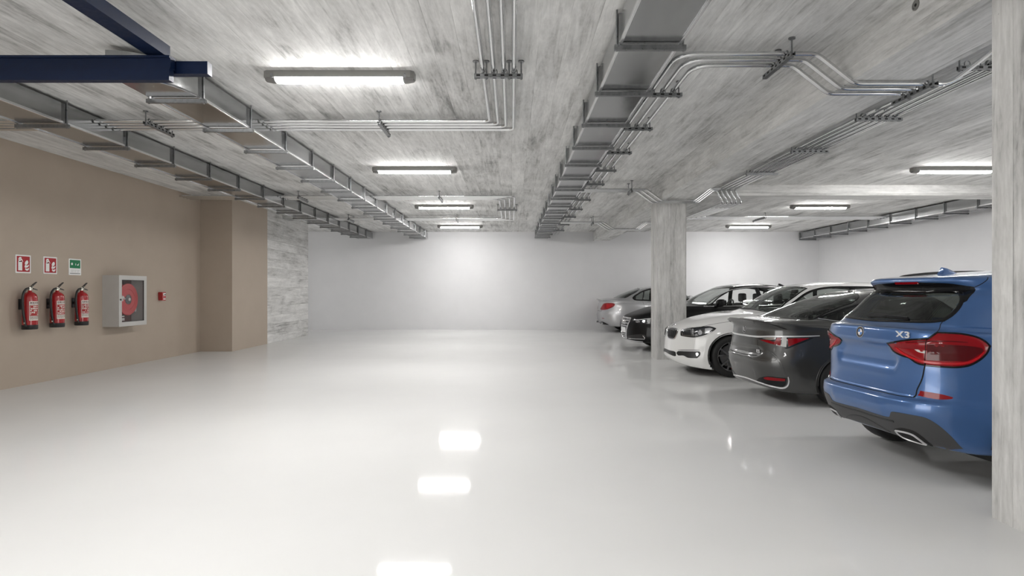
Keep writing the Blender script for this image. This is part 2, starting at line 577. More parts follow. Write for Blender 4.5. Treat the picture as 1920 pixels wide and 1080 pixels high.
def pipe_bracket(label, a, b, rods, seats, zt=CEIL, below=True, group=None):
    """perforated strut from a to b; rods: fractions where threaded rods rise to zt; seats: 3D points where a conduit is clamped"""
    a, b = Vector(a), Vector(b)
    root = thing('conduit_bracket', label, 'pipe bracket', tuple(a), 0, group)
    inv = Matrix.Translation(-a)
    d = (b - a)
    L = d.length
    d.normalize()
    n = Vector((-d.y, d.x, 0))
    def bar(m, s0, s1, n0, n1, z0, z1):
        c = [a + d * s + n * q + Vector((0, 0, z)) for z in (z0, z1) for s, q in ((s0, n0), (s1, n0), (s1, n1), (s0, n1))]
        m.add(c, [(0, 3, 2, 1), (4, 5, 6, 7), (0, 1, 5, 4), (1, 2, 6, 5), (2, 3, 7, 6), (3, 0, 4, 7)])
    w, h = .021, .034
    m = MB()
    sec = [(-w, h), (-w, -.004), (w, -.004), (w, h), (w - .004, h), (w - .004, 0), (-w + .004, 0), (-w + .004, h)]
    vs_ = [a + d * s_ + n * p_ + Vector((0, 0, z_)) for s_ in (0, L) for p_, z_ in sec]
    m.add(vs_, [(k_, (k_ + 1) % 8, 8 + (k_ + 1) % 8, 8 + k_) for k_ in range(8)] + [(0, 1, 6, 7), (1, 2, 5, 6), (2, 3, 4, 5), (8, 15, 14, 9), (9, 14, 13, 10), (10, 13, 12, 11)])
    ch = m.build('channel', M['strut'], root)
    ch.data.transform(inv)
    k = max(3, int(L / .075))
    for i in range(k if a.y < 9.5 else 0):
        s = L * (i + .5) / k
        for z0_, z1_, w_ in ((.008, .026, w + .0006), (-.0048, -.0035, .008)):
            if z0_ > 0 or abs(d.y) < .5:
                hl = MB()
                bar(hl, s - .018, s + .018, -w_, w_, z0_, z1_)
                hl.build('slot', M['hole'], ch).data.transform(inv)
    for fr in rods:
        p = a + d * (L * fr)
        rb = MB().tube([(p.x, p.y, p.z - .02), (p.x, p.y, zt)], .0075, 8)
        rb.tube([(p.x, p.y, zt - .012), (p.x, p.y, zt)], .03, 10)
        rb.tube([(p.x, p.y, p.z - .014), (p.x, p.y, p.z - .004)], .016, 6)
        ro = rb.build('threaded_rod', M['strut'], root, True)
        ro.data.transform(inv)
    for p in seats:
        p = Vector(p)
        c = MB()
        pts = [p + n * .0 + d * (PR + .004) * math.cos(t_) + Vector((0, 0, (PR + .004) * math.sin(t_))) for t_ in [PI * k / 8 for k in range(9)]]
        pts = [p - Vector((0, 0, p.z - a.z - h * .9)) + d * (PR + .004)] + pts + [p - Vector((0, 0, p.z - a.z - h * .9)) - d * (PR + .004)]
        c.tube(pts, .005, 6)
        co = c.build('pipe_clamp', M['strut'], root, True)
        co.data.transform(inv)
    return root

ZP = 1.745
ORD = ['first', 'second', 'third', 'fourth', 'fifth', 'sixth']
eA, eB = .014 / K, .014 / K
# loop nearest the viewer: comes in over the viewer's head, turns towards the taupe wall
for i in range(4):
    x = [-.229, -.144, -.064, .017][i]
    y = [6.18, 6.28, 6.38, 6.49][i]
    pipe('steel conduit of the near run of four, %s' % ['innermost at its bend', 'second from inside of its bend', 'third from inside of its bend', 'outermost at its bend'][i],
         'near conduit run of four', None, runs=[[kp(x, -2.0, ZP), kp(x, y, ZP), kp(-2.59 + .012, y, ZP)], [kp(-3.0 - .012, y, ZP), kp(-4.29 + .012, y, ZP)], [kp(-4.72 - .012, y, ZP), (XL, y * K, CAMZ + ZP * K)]])
zb = ZP - (PR + .036) / K
pipe_bracket('bracket across the four conduits at the top of the picture', kp(-.30, 4.79, zb), kp(.085, 4.79, zb), (.03, .25, .72, .97), [kp(x, 4.79, ZP) for x in (-.22, -.14, -.06, .02)])
NB = lambda x, y0_, y1_, lab, seats: pipe_bracket(lab, kp(x, y0_, zb), kp(x, y1_, zb), (.04, .96), [kp(x, s, ZP) for s in seats])
NB(-1.35, 6.1, 6.62, 'bracket under the near conduit run between the first strip light and the duct', (6.18, 6.28, 6.38, 6.49))
NB(-3.72, 6.1, 6.62, 'bracket under the near conduit run in the gap between the two ducts', (6.18, 6.28, 6.38, 6.49))
# far loop: two parallel rows joined in a U
for i in range(4):
    x = [-.24, -.145, -.05, .045][i]
    ya = [11.42, 11.3, 11.18, 11.06][i]
    yb = [14.42, 14.54, 14.66, 14.78][i]
    pipe('steel conduit of the far U-shaped loop, %s of its four pipes' % ['innermost', 'second from inside', 'third from inside', 'outermost'][i], 'far conduit loop of four', None, R=.2,
         runs=[[kp(-2.59 + .012, ya, ZP), kp(x, ya, ZP), kp(x, yb, ZP), kp(-2.59 + .012, yb, ZP)],
               [kp(-3.0 - .012, ya, ZP), kp(-4.29 + .012, ya, ZP)], [kp(-3.0 - .012, yb, ZP), kp(-4.29 + .012, yb, ZP)],
               [kp(-4.72 - .012, ya, ZP), (-6.687, ya * K, CAMZ + ZP * K)] if ya * K > 14.4 else [kp(-4.72 - .012, ya, ZP), (XL, ya * K, CAMZ + ZP * K)],
               [kp(-4.72 - .012, yb, ZP), (-6.687, yb * K, CAMZ + ZP * K)]])
pipe_bracket('bracket across the closed end of the far conduit loop', kp(-.31, 12.7, zb), kp(.11, 12.7, zb), (.03, .97), [kp(x, 12.7, ZP) for x in (-.24, -.145, -.05, .045)])
for y0_, y1_, nm, st in ((10.98, 11.5, 'front row', (11.06, 11.18, 11.3, 11.42)), (14.34, 14.86, 'rear row', (14.42, 14.54, 14.66, 14.78))):
    NB(-1.33, y0_, y1_, 'bracket under the %s of the far conduit loop beside the strip lights' % nm, st)
    NB(-3.9, y0_, y1_, 'bracket under the %s of the far conduit loop between the two ducts' % nm, st)
# three conduits along the third duct; they cross under the long beam near the viewer
XS = [1.22, 1.315, 1.405]
YN = [4.43, 4.54, 4.65]
ZL = 1.525
for i in range(3):
    xs = [2.24, 2.20, 2.16][i]
    head = [kp(XS[i], 18.5, ZP), kp(XS[i], YN[i] , ZP), kp(xs, YN[i], ZP), kp(xs + .28, YN[i], ZL)]
    if i == 0:
        tail = [kp(3.22, YN[i], ZL), kp(3.45, YN[i] - .18, ZP), kp(3.45, -2.0, ZP)]
    else:
        xe = [0, 3.10, 3.06][i]
        xg = [0, 3.57, 3.49][i]
        tail = [kp(xe, YN[i], ZL), kp(xg, 5.75, ZP), kp(xg, 10.36, ZP), kp(xg + .15, 10.36, ZL), kp(xg + .15, 11.0, ZL), kp(xg + .62, 14.45 + (.12 if i == 1 else .24) - .12, ZP)]
        tail.append(kp(8.83 - .012, 14.45 + (.12 if i == 1 else .24) - .12, ZP))
    pipe('steel conduit beside the long duct that dips under the beam, %s from the duct' % ORD[i],
         'three conduits beside the third duct', head + tail, R=.2)
for k, y in enumerate((5.25, 6.35, 7.45, 8.55, 9.65, 11.3, 12.6, 13.9, 15.5, 17.0)):
    pipe_bracket('bracket under the three conduits beside the long duct, %s from the near end' % (ORD + ['seventh', 'eighth', 'ninth', 'tenth'])[k],
                 kp(1.135, y, zb), kp(1.48, y, zb), (.92,), [kp(x, y, ZP) for x in XS])
pipe_bracket('bracket with a ceiling rod under the conduits crossing from duct to beam', kp(2.02, 4.33, zb), kp(2.02, 4.82, zb), (.04, .5), [kp(2.02, y, ZP) for y in YN])
pipe_bracket('bracket on the far side of the beam under the three dipping conduits', kp(3.05, 4.33, ZL - .05 / K), kp(3.05, 4.82, ZL - .05 / K), (.08, .6), [kp(3.05, y, ZL) for y in YN])
# straight run along the far side of the beam
for i, x in enumerate((3.65, 3.73, 3.81)):
    yy = 14.45 - .12 * (i + 1)
    pipe('steel conduit of the straight run above the parked cars, %s from the beam' % ['third', 'fourth', 'fifth'][i], 'straight conduit run above the cars',
         [kp(x, -2.0, ZP), kp(x, 10.36, ZP), kp(x + .15, 10.36, ZL), kp(x + .15, 11.0, ZL), kp(x + .62, yy - .0, ZP), kp(8.83 - .012, yy, ZP)], R=.2,
         couplings=[(kp(x, 4.7 + .0 * i, ZP), (0, 1, 0))] if i == 2 else ())
for y, nm in ((4.62, 'beside the front column'), (6.0, 'second from the front column'), (7.39, 'third from the front column'), (8.8, 'closest to the cross beam')):
    pipe_bracket('bracket under the straight conduit run above the cars, ' + nm, kp(3.42, y, zb), kp(3.88, y, zb), (.02,), [kp(x, y, ZP) for x in (3.49, 3.57, 3.65, 3.73, 3.81)])
pipe_bracket('bracket under the conduits beyond the cross beam above the white car', kp(5.9, 14.0, zb), kp(5.9, 14.75, zb), (.04, .96), [kp(5.9, y, ZP) for y in (14.45, 14.57)])
# crossings under the beam at the middle column and near the end wall
for j, (yc_, nm) in enumerate(((10.0, 'at the middle column'), (14.75, 'near the end wall'))):
    for i in range(3):
        y = yc_ + .1 * i + (0 if j == 0 else 0)
        d = .06 * (1 - i)
        zl = 1.50 if j == 0 else ZL
        pts = [kp(1.09 + .012, y, 1.69), kp(2.17 + d, y, 1.69), kp(2.43 + d, y, zl), kp(3.08 - d, y, zl)]
        pts += [kp(3.34 - d, y, 1.70), kp(3.46, y, 1.70)] if j == 0 else [kp(3.30 - d, y, 1.69), kp(3.9, y, 1.69)]
        pipe('short steel conduit dipping under the beam %s, %s' % (nm, ['front one', 'middle one', 'rear one'][i]), 'conduit crossings under the beam', pts, R=.14)
    zq = 1.69 - (PR + .036) / K
    pipe_bracket('bracket on the conduit crossing %s' % nm, kp(1.98, yc_ - .06, zq), kp(1.98, yc_ + .26, zq), (.05, .95), [kp(1.98, yc_ + .1 * i, 1.69) for i in range(3)])


# round plug cast into the side of the long beam
pg = thing('round_plug', 'small round plug in the side of the long concrete beam', 'plug', (CX0, 4.55, 3.60))
m = MB().lathe([(.040, 0), (.040, -.006), (.030, -.008), (.028, -.003), (.0001, -.003)], 24, 'x', caps=False)
m.build('plug_rim', M['lamp_body'], pg, True, 40)
m = MB().lathe([(.0001, -.007), (.010, -.007), (.012, -.003)], 16, 'x', caps=False)
m.build('plug_centre', M['hole'], pg, True)
# ------------------------------------------------------------------ cars: shared building code
def pchip(xs, ys, xq):
    """monotone cubic through (xs, ys); ys may carry extra trailing axes"""
    xs = np.asarray(xs, float)
    ys = np.asarray(ys, float)
    h = np.diff(xs)
    sh = (-1,) + (1,) * (ys.ndim - 1)
    d = np.diff(ys, axis=0) / h.reshape(sh)
    m = np.zeros_like(ys)
    if len(xs) > 2:
        w1 = (2 * h[1:] + h[:-1]).reshape(sh)
        w2 = (h[1:] + 2 * h[:-1]).reshape(sh)
        a, b = d[:-1], d[1:]
        ok = (a * b) > 0
        den = np.where(ok, w1 / np.where(a == 0, 1, a) + w2 / np.where(b == 0, 1, b), 1)
        m[1:-1] = np.where(ok, (w1 + w2) / den, 0)
    m[0] = d[0]
    m[-1] = d[-1]
    xq = np.clip(np.asarray(xq, float), xs[0], xs[-1])
    i = np.clip(np.searchsorted(xs, xq, side='right') - 1, 0, len(xs) - 2)
    t = (xq - xs[i]) / h[i]
    t = t.reshape((-1,) + (1,) * (ys.ndim - 1))
    hh = h[i].reshape(t.shape)
    return ((2 * t ** 3 - 3 * t ** 2 + 1) * ys[i] + (t ** 3 - 2 * t ** 2 + t) * hh * m[i]
            + (-2 * t ** 3 + 3 * t ** 2) * ys[i + 1] + (t ** 3 - t ** 2) * hh * m[i + 1])


def inside(poly, p):
    """points p (n x 2) within polygon poly (m x 2)"""
    poly = np.asarray(poly)
    p = np.asarray(p)
    r = np.zeros(len(p), bool)
    x, y = p[:, 0], p[:, 1]
    j = len(poly) - 1
    for i in range(len(poly)):
        xi, yi = poly[i]
        xj, yj = poly[j]
        c = ((yi > y) != (yj > y))
        if yi != yj:
            c &= x < (xj - xi) * (y - yi) / (yj - yi) + xi
        r ^= c
        j = i
    return r


def dist_poly(poly, p):
    poly = np.asarray(poly)
    p = np.asarray(p)
    best = np.full(len(p), 1e9)
    for i in range(len(poly)):
        a, b = poly[i - 1], poly[i]
        ab = b - a
        t = np.clip(((p - a) @ ab) / max(ab @ ab, 1e-12), 0, 1)
        q = a + t[:, None] * ab
        best = np.minimum(best, np.linalg.norm(p - q, axis=1))
    return best


def smooth_loop(pts, sharp=(), n=6):
    """closed Catmull-Rom through pts, kept sharp at the listed corners"""
    P = [np.array(p, float) for p in pts]
    m = len(P)
    out = []
    for i in range(m):
        p1, p2 = P[i], P[(i + 1) % m]
        p0 = P[i - 1] if i not in sharp else p1 + (p1 - p2)
        p3 = P[(i + 2) % m] if (i + 1) % m not in sharp else p2 + (p2 - p1)
        for k in range(n):
            t = k / n
            out.append(.5 * ((2 * p1) + (p2 - p0) * t + (2 * p0 - 5 * p1 + 4 * p2 - p3) * t * t + (3 * p1 - p0 - 3 * p2 + p3) * t ** 3))
    return out


def smooth_path(pts, n=8):
    P = [np.array(p, float) for p in pts]
    out = []
    for i in range(len(P) - 1):
        p1, p2 = P[i], P[i + 1]
        p0 = P[i - 1] if i else p1 + (p1 - p2)
        p3 = P[i + 2] if i + 2 < len(P) else p2 + (p2 - p1)
        for k in range(n):
            t = k / n
            out.append(.5 * ((2 * p1) + (p2 - p0) * t + (2 * p0 - 5 * p1 + 4 * p2 - p3) * t * t + (3 * p1 - p0 - 3 * p2 + p3) * t ** 3))
    out.append(P[-1])
    return out


def front_at(x, y, head, length, scale):
    """where the rear origin lies when the nose stands at (x, y)"""
    return (x - length * scale * math.cos(head), y - length * scale * math.sin(head), 0)


class Car:
    """body shell from horizontal rings; parts are laid on the shell along a direction"""
    def __init__(self, name, label, cat, loc, head, scale, length, paint, group=None):
        self.root = thing(name, label, cat, loc, head, group, scale)
        self.L = length
        self.paint = paint
        self.dents = []
        self.holes = []
        self.arches = []

    # ---- shell
    def shell(self, rings, ncol=130, step=.024):
        th = np.linspace(0, 1, ncol)
        # spacing along the ring: even in arc length on a reference outline
        fine = np.linspace(0, PI / 2, 4000)
        def half(n):
            x = 2.3 * np.abs(np.cos(fine)) ** (2 / n)
            y = .93 * np.abs(np.sin(fine)) ** (2 / n)
            s = np.concatenate([[0], np.cumsum(np.hypot(np.diff(x), np.diff(y)))])
            return s / s[-1]
        s45 = half(4.5)
        thf = np.interp(np.linspace(0, 1, ncol), s45, fine)
        C = []
        for r in rings:
            z, xf, xr, W = r[0], r[1], r[2], r[3]
            nf = r[4] if len(r) > 4 else 4.5
            nr = r[5] if len(r) > 5 else nf
            taper = r[6] if len(r) > 6 else None
            xm = (xf + xr) / 2
            pts = []
            fx = xm + (xf - xm) * np.abs(np.cos(thf)) ** (2 / nf)
            fy = W * np.abs(np.sin(thf)) ** (2 / nf)
            tb = thf[::-1]
            bx = xm + (xr - xm) * np.abs(np.cos(tb)) ** (2 / nr)
            by = W * np.abs(np.sin(tb)) ** (2 / nr)
            x = np.concatenate([fx, bx[1:]])
            y = np.concatenate([fy, by[1:]])
            y[0] = 0; y[-1] = 0
            if taper is not None:
                y = y * pchip([p[0] for p in taper], [p[1] for p in taper], x)
            if isinstance(z, (int, float)):
                zz = np.full_like(x, z)
            else:
                zz = pchip([p[0] for p in z], [p[1] for p in z], x)
            C.append(np.stack([x, y, zz], 1))
        C = np.array(C)
        d = np.linalg.norm(np.diff(C, axis=0), axis=2)
        dm = np.maximum(d.mean(1), .004)
        par = np.concatenate([[0], np.cumsum(dm)])
        q = [0.0]
        for i in range(len(dm)):
            k = max(2, int(round(max(d[i].max() * .5, dm[i]) / step)))
            q += list(par[i] + (par[i + 1] - par[i]) * np.arange(1, k + 1) / k)
        G = pchip(par, C, q)                       # rows x cols x 3
        R, N = G.shape[:2]
        full = np.concatenate([G, G[:, -2:0:-1] * np.array([1, -1, 1])], 1)
        P = full.reshape(-1, 3)
        for f in self.dents:
            P = f(P)
        n2 = full.shape[1]
        i, j = np.meshgrid(np.arange(R - 1), np.arange(n2), indexing='ij')
        a = i * n2 + j
        b = i * n2 + (j + 1) % n2
        F = np.stack([a, a + n2, b + n2, b], -1).reshape(-1, 4)
        self.P, self.F = P, F
        self.floor_loop = [tuple(p) for p in P[:n2]]
        self.bvh = BVHTree.FromPolygons([Vector(p) for p in P], [list(map(int, f)) for f in F])
        self.mid = np.array([(P[:, 0].min() + P[:, 0].max()) / 2, 0, .7])

    def frame2d(self, pts, d):
        n = Vector(d).normalized()
        u = Vector((0, 0, 1)).cross(n)
        if u.length < .1: u = Vector((1, 0, 0))
        u.normalize()
        v = n.cross(u)
        return n, u, v

    def hit(self, p, n, reach=.8):
        """surface point met when moving against n through p"""
        h = self.bvh.ray_cast(Vector(p) + n * reach, -n, reach * 2.2)
        if h[0] is None:
            h = self.bvh.find_nearest(Vector(p))
        nn = h[1]
        if nn.dot(n) < 0: nn = -nn
        return h[0], nn

    def place(self, view, pts):
        """2D outline in a view -> 3D points near the shell. view: 'rear','front','right','left','top'"""
        ax = {'rear': (-1, 0, 0), 'front': (1, 0, 0), 'right': (0, -1, 0), 'left': (0, 1, 0), 'top': (0, 0, 1)}[view]
        o = []
        for a, b in pts:
            q = {'rear': (-.3, a, b), 'front': (self.L + .3, a, b), 'right': (a, -1.3, b), 'left': (a, 1.3, b), 'top': (a, b, 2.2)}[view]
            h = self.bvh.ray_cast(Vector(q), -Vector(ax))
            if h[0] is None:
                h = self.bvh.find_nearest(Vector(q))
            o.append(tuple(h[0]))
        return o, ax

    def patch(self, name, pts, d, material, parent=None, lift=.002, bulge=0.0, skirt=.006, res=.022, sharp=None, both=False, n=5, label=None, smooth_it=True, reach=.8, inset=0.0, nsm=True):
        """pts: 3D outline; d: outward direction it is laid down along"""
        if both:
            r = []
            for s in (1, -1):
                r.append(self.patch(name, [(p[0], p[1] * s, p[2]) for p in pts], (d[0], d[1] * s, d[2]), material, parent, lift, bulge, skirt, res, sharp, False, n, label, smooth_it, reach, inset))
            return r
        nrm, u, v = self.frame2d(pts, d)
        p2 = [np.array((Vector(p).dot(u), Vector(p).dot(v))) for p in pts]
        off = np.mean([Vector(p).dot(nrm) for p in pts])
        if smooth_it:
            p2 = smooth_loop(p2, sharp or (), n)
        # resample border
        bd = []
        for i in range(len(p2)):
            a, b = p2[i - 1], p2[i]
            k = max(1, int(np.linalg.norm(b - a) / res))
            for t in range(k): bd.append(a + (b - a) * t / k)
        cl = [bd[0]]
        for q in bd[1:]:
            if np.linalg.norm(q - cl[-1]) > .0012: cl.append(q)
        bd = np.array(cl)
        lo, hi = bd.min(0), bd.max(0)
        gx, gy = np.meshgrid(np.arange(lo[0] + res * .5, hi[0], res), np.arange(lo[1] + res * .5, hi[1], res))
        g = np.stack([gx.ravel(), gy.ravel()], 1)
        if len(g):
            ok = inside(bd, g)
            ok[ok] = dist_poly(bd, g[ok]) > res * .45
            g = g[ok]
        allp = np.concatenate([bd, g]) if len(g) else bd
        nb = len(bd)
        vs, es, fs, ov, oe, of = delaunay_2d_cdt([Vector(p) for p in allp], [], [list(range(nb))], 1, 1e-6)
        vs2 = np.array([tuple(q) for q in vs])
        dist = dist_poly(bd, vs2)
        top, bot = [], []
        for q, dd in zip(vs2, dist):
            p = u * q[0] + v * q[1] + nrm * off
            h, nn = self.hit(p, nrm, reach)
            b = bulge * (1 - math.exp(-dd / .018)) if bulge else 0
            top.append(h + nn * (lift + b))
            bot.append(h - nn * skirt)
        tri = [list(f) for f in fs]
        # orientation
        out = []
        for t in tri:
            a, b, c = top[t[0]], top[t[1]], top[t[2]]
            out.append(t if (b - a).cross(c - a).dot(nrm) > 0 else t[::-1])
        cnt = {}
        for t in out:
            for k in range(3):
                e = (t[k], t[(k + 1) % 3])
                cnt[e] = cnt.get(e, 0) + 1
        vsA = list(top)
        idx = {}
        for (a, b) in list(cnt):
            if (b, a) not in cnt:
                for q in (a, b):
                    if q not in idx:
                        idx[q] = len(vsA)
                        vsA.append(bot[q])
                out.append([b, a, idx[a], idx[b]])
        m = MB()
        m.add(vsA, out)
        o = m.build(name, material, parent or self.root, True, 35)
        if label: o['label'] = label
        return o

    def v(self, view, name, pts, material, **kw):
        p, d = self.place(view, pts)
        return self.patch(name, p, d, material, **kw)

    def strip(self, name, path, material, parent=None, w=.012, h=.004, d=None, both=False, closed=False, sink=.006, n=8, smooth_it=True, label=None, ends=1.0, reach=.8):
        """a flat-topped bead laid on the shell along a 3D path"""
        if both:
            return [self.strip(name, [(p[0], p[1] * s, p[2]) for p in path], material, parent, w, h, (d[0], d[1] * s, d[2]) if d else None, False, closed, sink, n, smooth_it, label, ends, reach) for s in (1, -1)]
        if smooth_it:
            pts = smooth_loop(path, (), n) if closed else smooth_path(path, n)
        else:
            pts = [np.array(p, float) for p in path]
        # even resample
        rs = []
        m_ = len(pts)
        for i in range(m_ if closed else m_ - 1):
            a, b = pts[i], pts[(i + 1) % m_]
            k = max(1, int(np.linalg.norm(b - a) / .03))
            for t in range(k): rs.append(a + (b - a) * t / k)
        if not closed: rs.append(pts[-1])
        H = []
        for p in rs:
            if d is not None:
                h_, nn = self.hit(Vector(p), Vector(d).normalized(), reach)
            else:
                q = self.bvh.find_nearest(Vector(p))
                h_, nn = q[0], q[1]
                if nn.dot(h_ - Vector(self.mid)) < 0: nn = -nn
            H.append((h_, nn))
        # drop coincident points
        K_ = [H[0]]
        for q in H[1:]:
            if (q[0] - K_[-1][0]).length > .002: K_.append(q)
        H = K_
        m_ = len(H)
        vs, fs = [], []
        for i, (p, nn) in enumerate(H):
            if closed: t = H[(i + 1) % m_][0] - H[i - 1][0]
            else: t = H[min(i + 1, m_ - 1)][0] - H[max(i - 1, 0)][0]
            t.normalize()
            s = t.cross(nn).normalized()
            ww = w / 2
            if not closed and ends < 1:
                f = min(i, m_ - 1 - i) / max(1, (m_ - 1) * .18)
                ww *= ends + (1 - ends) * min(1, f)
            for a, b in ((-1, -sink), (-1, h * .55), (-.72, h), (.72, h), (1, h * .55), (1, -sink)):
                vs.append(p + s * (a * ww) + nn * b)
        c = 6
        for i in range(m_ if closed else m_ - 1):
            j = (i + 1) % m_
            for k in range(c - 1):
                fs.append((i * c + k, j * c + k, j * c + k + 1, i * c + k + 1))
        if not closed:
            fs.append(tuple(range(c)))
            fs.append(tuple((m_ - 1) * c + k for k in range(c))[::-1])
        m = MB()
        m.add(vs, fs)
        o = m.build(name, material, parent or self.root, True, 40)
        if label: o['label'] = label
        return o

    def vs(self, view, name, path, material, **kw):
        p, d = self.place(view, path)
        if not kw.pop('near', False): kw['d'] = d
        return self.strip(name, p, material, **kw)

    # ---- openings
    def hole(self, pts, d, shrink=.012, sharp=None, depth=.6, n=5):
        nrm, u, v = self.frame2d(pts, d)
        p2 = np.array(smooth_loop([np.array((Vector(p).dot(u), Vector(p).dot(v))) for p in pts], sharp or (), n))
        self.holes.append((np.array(nrm), np.array(u), np.array(v), p2, shrink))

    def window(self, name, pts, d, glass, seal, parent=None, sharp=None, sw=.03, both=False, sealname='window_seal', hole=True, n=5, sl=None, lift=.002, res=.03):
        if both:
            return [self.window(name, [(p[0], p[1] * s, p[2]) for p in pts], (d[0], d[1] * s, d[2]), glass, seal, parent, sharp, sw, False, sealname, hole, n, sl, lift, res) for s in (1, -1)]
        if hole:
            self.hole(pts, d, .012, sharp, n=n)
        g = self.patch(name, pts, d, glass, parent, lift, 0, .004, res, sharp, n=n)
        if seal is not None:
            nrm, u, v = self.frame2d(pts, d)
            loop = smooth_loop(pts, sharp or (), n)
            loop = [self.hit(Vector(p), nrm)[0] for p in loop]
            self.strip(sealname, loop, seal, g, sw, .0045, d, False, True, smooth_it=False)
        return g

    def finish(self, name='body', lining=None):
        P, F = self.P, self.F
        c = P[F].mean(1)
        e1 = P[F[:, 2]] - P[F[:, 0]]
        e2 = P[F[:, 3]] - P[F[:, 1]]
        nn = np.cross(e1, e2)
        ln = np.linalg.norm(nn, axis=1)
        keep = ln > 1e-9
        nn = nn / np.maximum(ln, 1e-9)[:, None]
        out = c - self.mid
        sgn = np.sign((nn * out).sum(1))
        nn = nn * np.where(sgn == 0, 1, sgn)[:, None]
        for nrm, u, v, p2, shrink in self.holes:
            q = np.stack([c @ u, c @ v], 1)
            m = inside(p2, q) & ((nn @ nrm) > .12) & ((c - self.mid) @ nrm > 0)
            ids = np.where(m)[0]
            if len(ids):
                ok = dist_poly(p2, q[ids]) > shrink
                keep[ids[ok]] = False
        for xw, zw, Ra in self.arches:
            m = ((c[:, 0] - xw) ** 2 + (c[:, 2] - zw) ** 2 < Ra ** 2) & (np.abs(c[:, 1]) > .55)
            keep &= ~m
        F2 = F[keep]
        m = MB()
        m.v = [tuple(p) for p in P]
        m.f = [tuple(int(i) for i in f) for f in F2]
        me = bpy.data.meshes.new(name)
        me.from_pydata(m.v, [], m.f)
        bm = bmesh.new()
        bm.from_mesh(me)
        bmesh.ops.remove_doubles(bm, verts=bm.verts, dist=.0004)
        bmesh.ops.delete(bm, geom=[v for v in bm.verts if not v.link_faces], context='VERTS')
        bmesh.ops.recalc_face_normals(bm, faces=bm.faces)
        bm.to_mesh(me)
        bm.free()
        me.shade_smooth()
        return link(name, me, self.paint, self.root)

    def underbody(self, z=None, zc=None):
        m = MB()
        lp = [p for p in self.floor_loop]
        zz = z if z is not None else min(p[2] for p in lp) + .03
        ys = [abs(p[1]) for p in lp]
        # flat tray following the lower ring, kept clear of the wheels
        x0, x1 = min(p[0] for p in lp), max(p[0] for p in lp)
        m.box((x0 + .05, -.56, zz), (x1 - .05, .56, zz + .12), .03)
        for a, b in self.gaps():
            if b - a > 1.0:
                m.box((a + .02, -.74, zz + .02), (b - .02, .74, zz + .1))
        return m.build('underbody', M['black_rough'], self.root)

    def gaps(self):
        x0 = min(p[0] for p in self.floor_loop) + .1
        x1 = max(p[0] for p in self.floor_loop) - .1
        ar = sorted(self.arches)
        out = []
        a = x0
        for xw, zw, R in ar:
            out.append((a, xw - R))
            a = xw + R
        out.append((a, x1))
        return [(p, q) for p, q in out if q - p > .05]

    def wheel(self, xw, zw, side, y, R, rim_r, width, spokes=5, style='double', rimmat=None):
        """side: +1 left, -1 right; y: outer face of the tyre"""
        rm = rimmat or M['alloy']
        yc = side * (y - width / 2)
        def tr(mb):
            mb.v = [(p[0] + xw, side * p[1] + yc, p[2] + zw) for p in mb.v]
            if side < 0: mb.f = [f[::-1] for f in mb.f]
            return mb
        w2 = width / 2
        w = MB()
        w.lathe([(rim_r * .93, -w2 * .9), (rim_r * .90, -w2 * .2), (rim_r * .93, w2 * .55), (rim_r * .965, w2 * .86), (rim_r * 1.0, w2 * .94), (rim_r * 1.02, w2 * .9)], 48, 'y', caps=False)
        # hub and spokes
        w.lathe([(0.0001, w2 * .74), (.03, w2 * .74), (.034, w2 * .70), (.07, w2 * .66), (.08, w2 * .5), (.08, w2 * .3)], 24, 'y')
        for k in range(spokes):
            for da in ((-.16, .16) if style == 'double' else (0,)):
                a0 = 2 * PI * k / spokes + PI / 2
                ws0, ws1 = (.018, .020) if style == 'double' else (.035, .028)
                sec = []
                for t in (0, .25, .5, .75, 1):
                    rr = .055 + (rim_r * .95 - .055) * t
                    aa = a0 + da * (.55 + .45 * t) * (.35 / max(.16, rr))  * (.4 + .6 * t)
                    yy = w2 * (.66 + .16 * t)
                    ww = ws0 + (ws1 - ws0) * t
                    cxx, czz = rr * math.cos(aa), rr * math.sin(aa)
                    px_, pz_ = -math.sin(aa), math.cos(aa)
                    sec.append([(cxx + px_ * ww, yy - .03, czz + pz_ * ww), (cxx + px_ * ww * .7, yy, czz + pz_ * ww * .7),
                                (cxx - px_ * ww * .7, yy, czz - pz_ * ww * .7), (cxx - px_ * ww, yy - .03, czz - pz_ * ww)])
                vs = [p for s in sec for p in s]
                fs = []
                for i in range(4):
                    for j in range(4):
                        fs.append((i * 4 + j, (i + 1) * 4 + j, (i + 1) * 4 + (j + 1) % 4, i * 4 + (j + 1) % 4))
                w.add(vs, fs)
        wo = tr(w).build('wheel', rm, self.root, True, 35)
        t = MB()
        prof = [(rim_r * .95, -w2 * .92), (rim_r * 1.05, -w2), (R * .93, -w2 * 1.0), (R * .985, -w2 * .86), (R, -w2 * .62), (R, w2 * .62), (R * .985, w2 * .86), (R * .93, w2), (rim_r * 1.12, w2 * 1.0), (rim_r * 1.03, w2 * .95), (rim_r * 1.0, w2 * .80)]
        t.lathe(prof, 56, 'y', caps=False)
        tr(t).build('tire', M['rubber'], wo, True, 50)
        dsk = MB()
        dsk.lathe([(.05, 0), (rim_r * .78, 0), (rim_r * .78, .02), (.05, .02)], 36, 'y')
        tr(dsk).build('brake_disc', M['disc'], wo, True, 40)
        bk = MB()
        bk.lathe([(.001, -w2 * .3), (rim_r * .9, -w2 * .3)], 36, 'y')
        tr(bk).build('wheel_back', M['black_rough'], wo)
        return wo

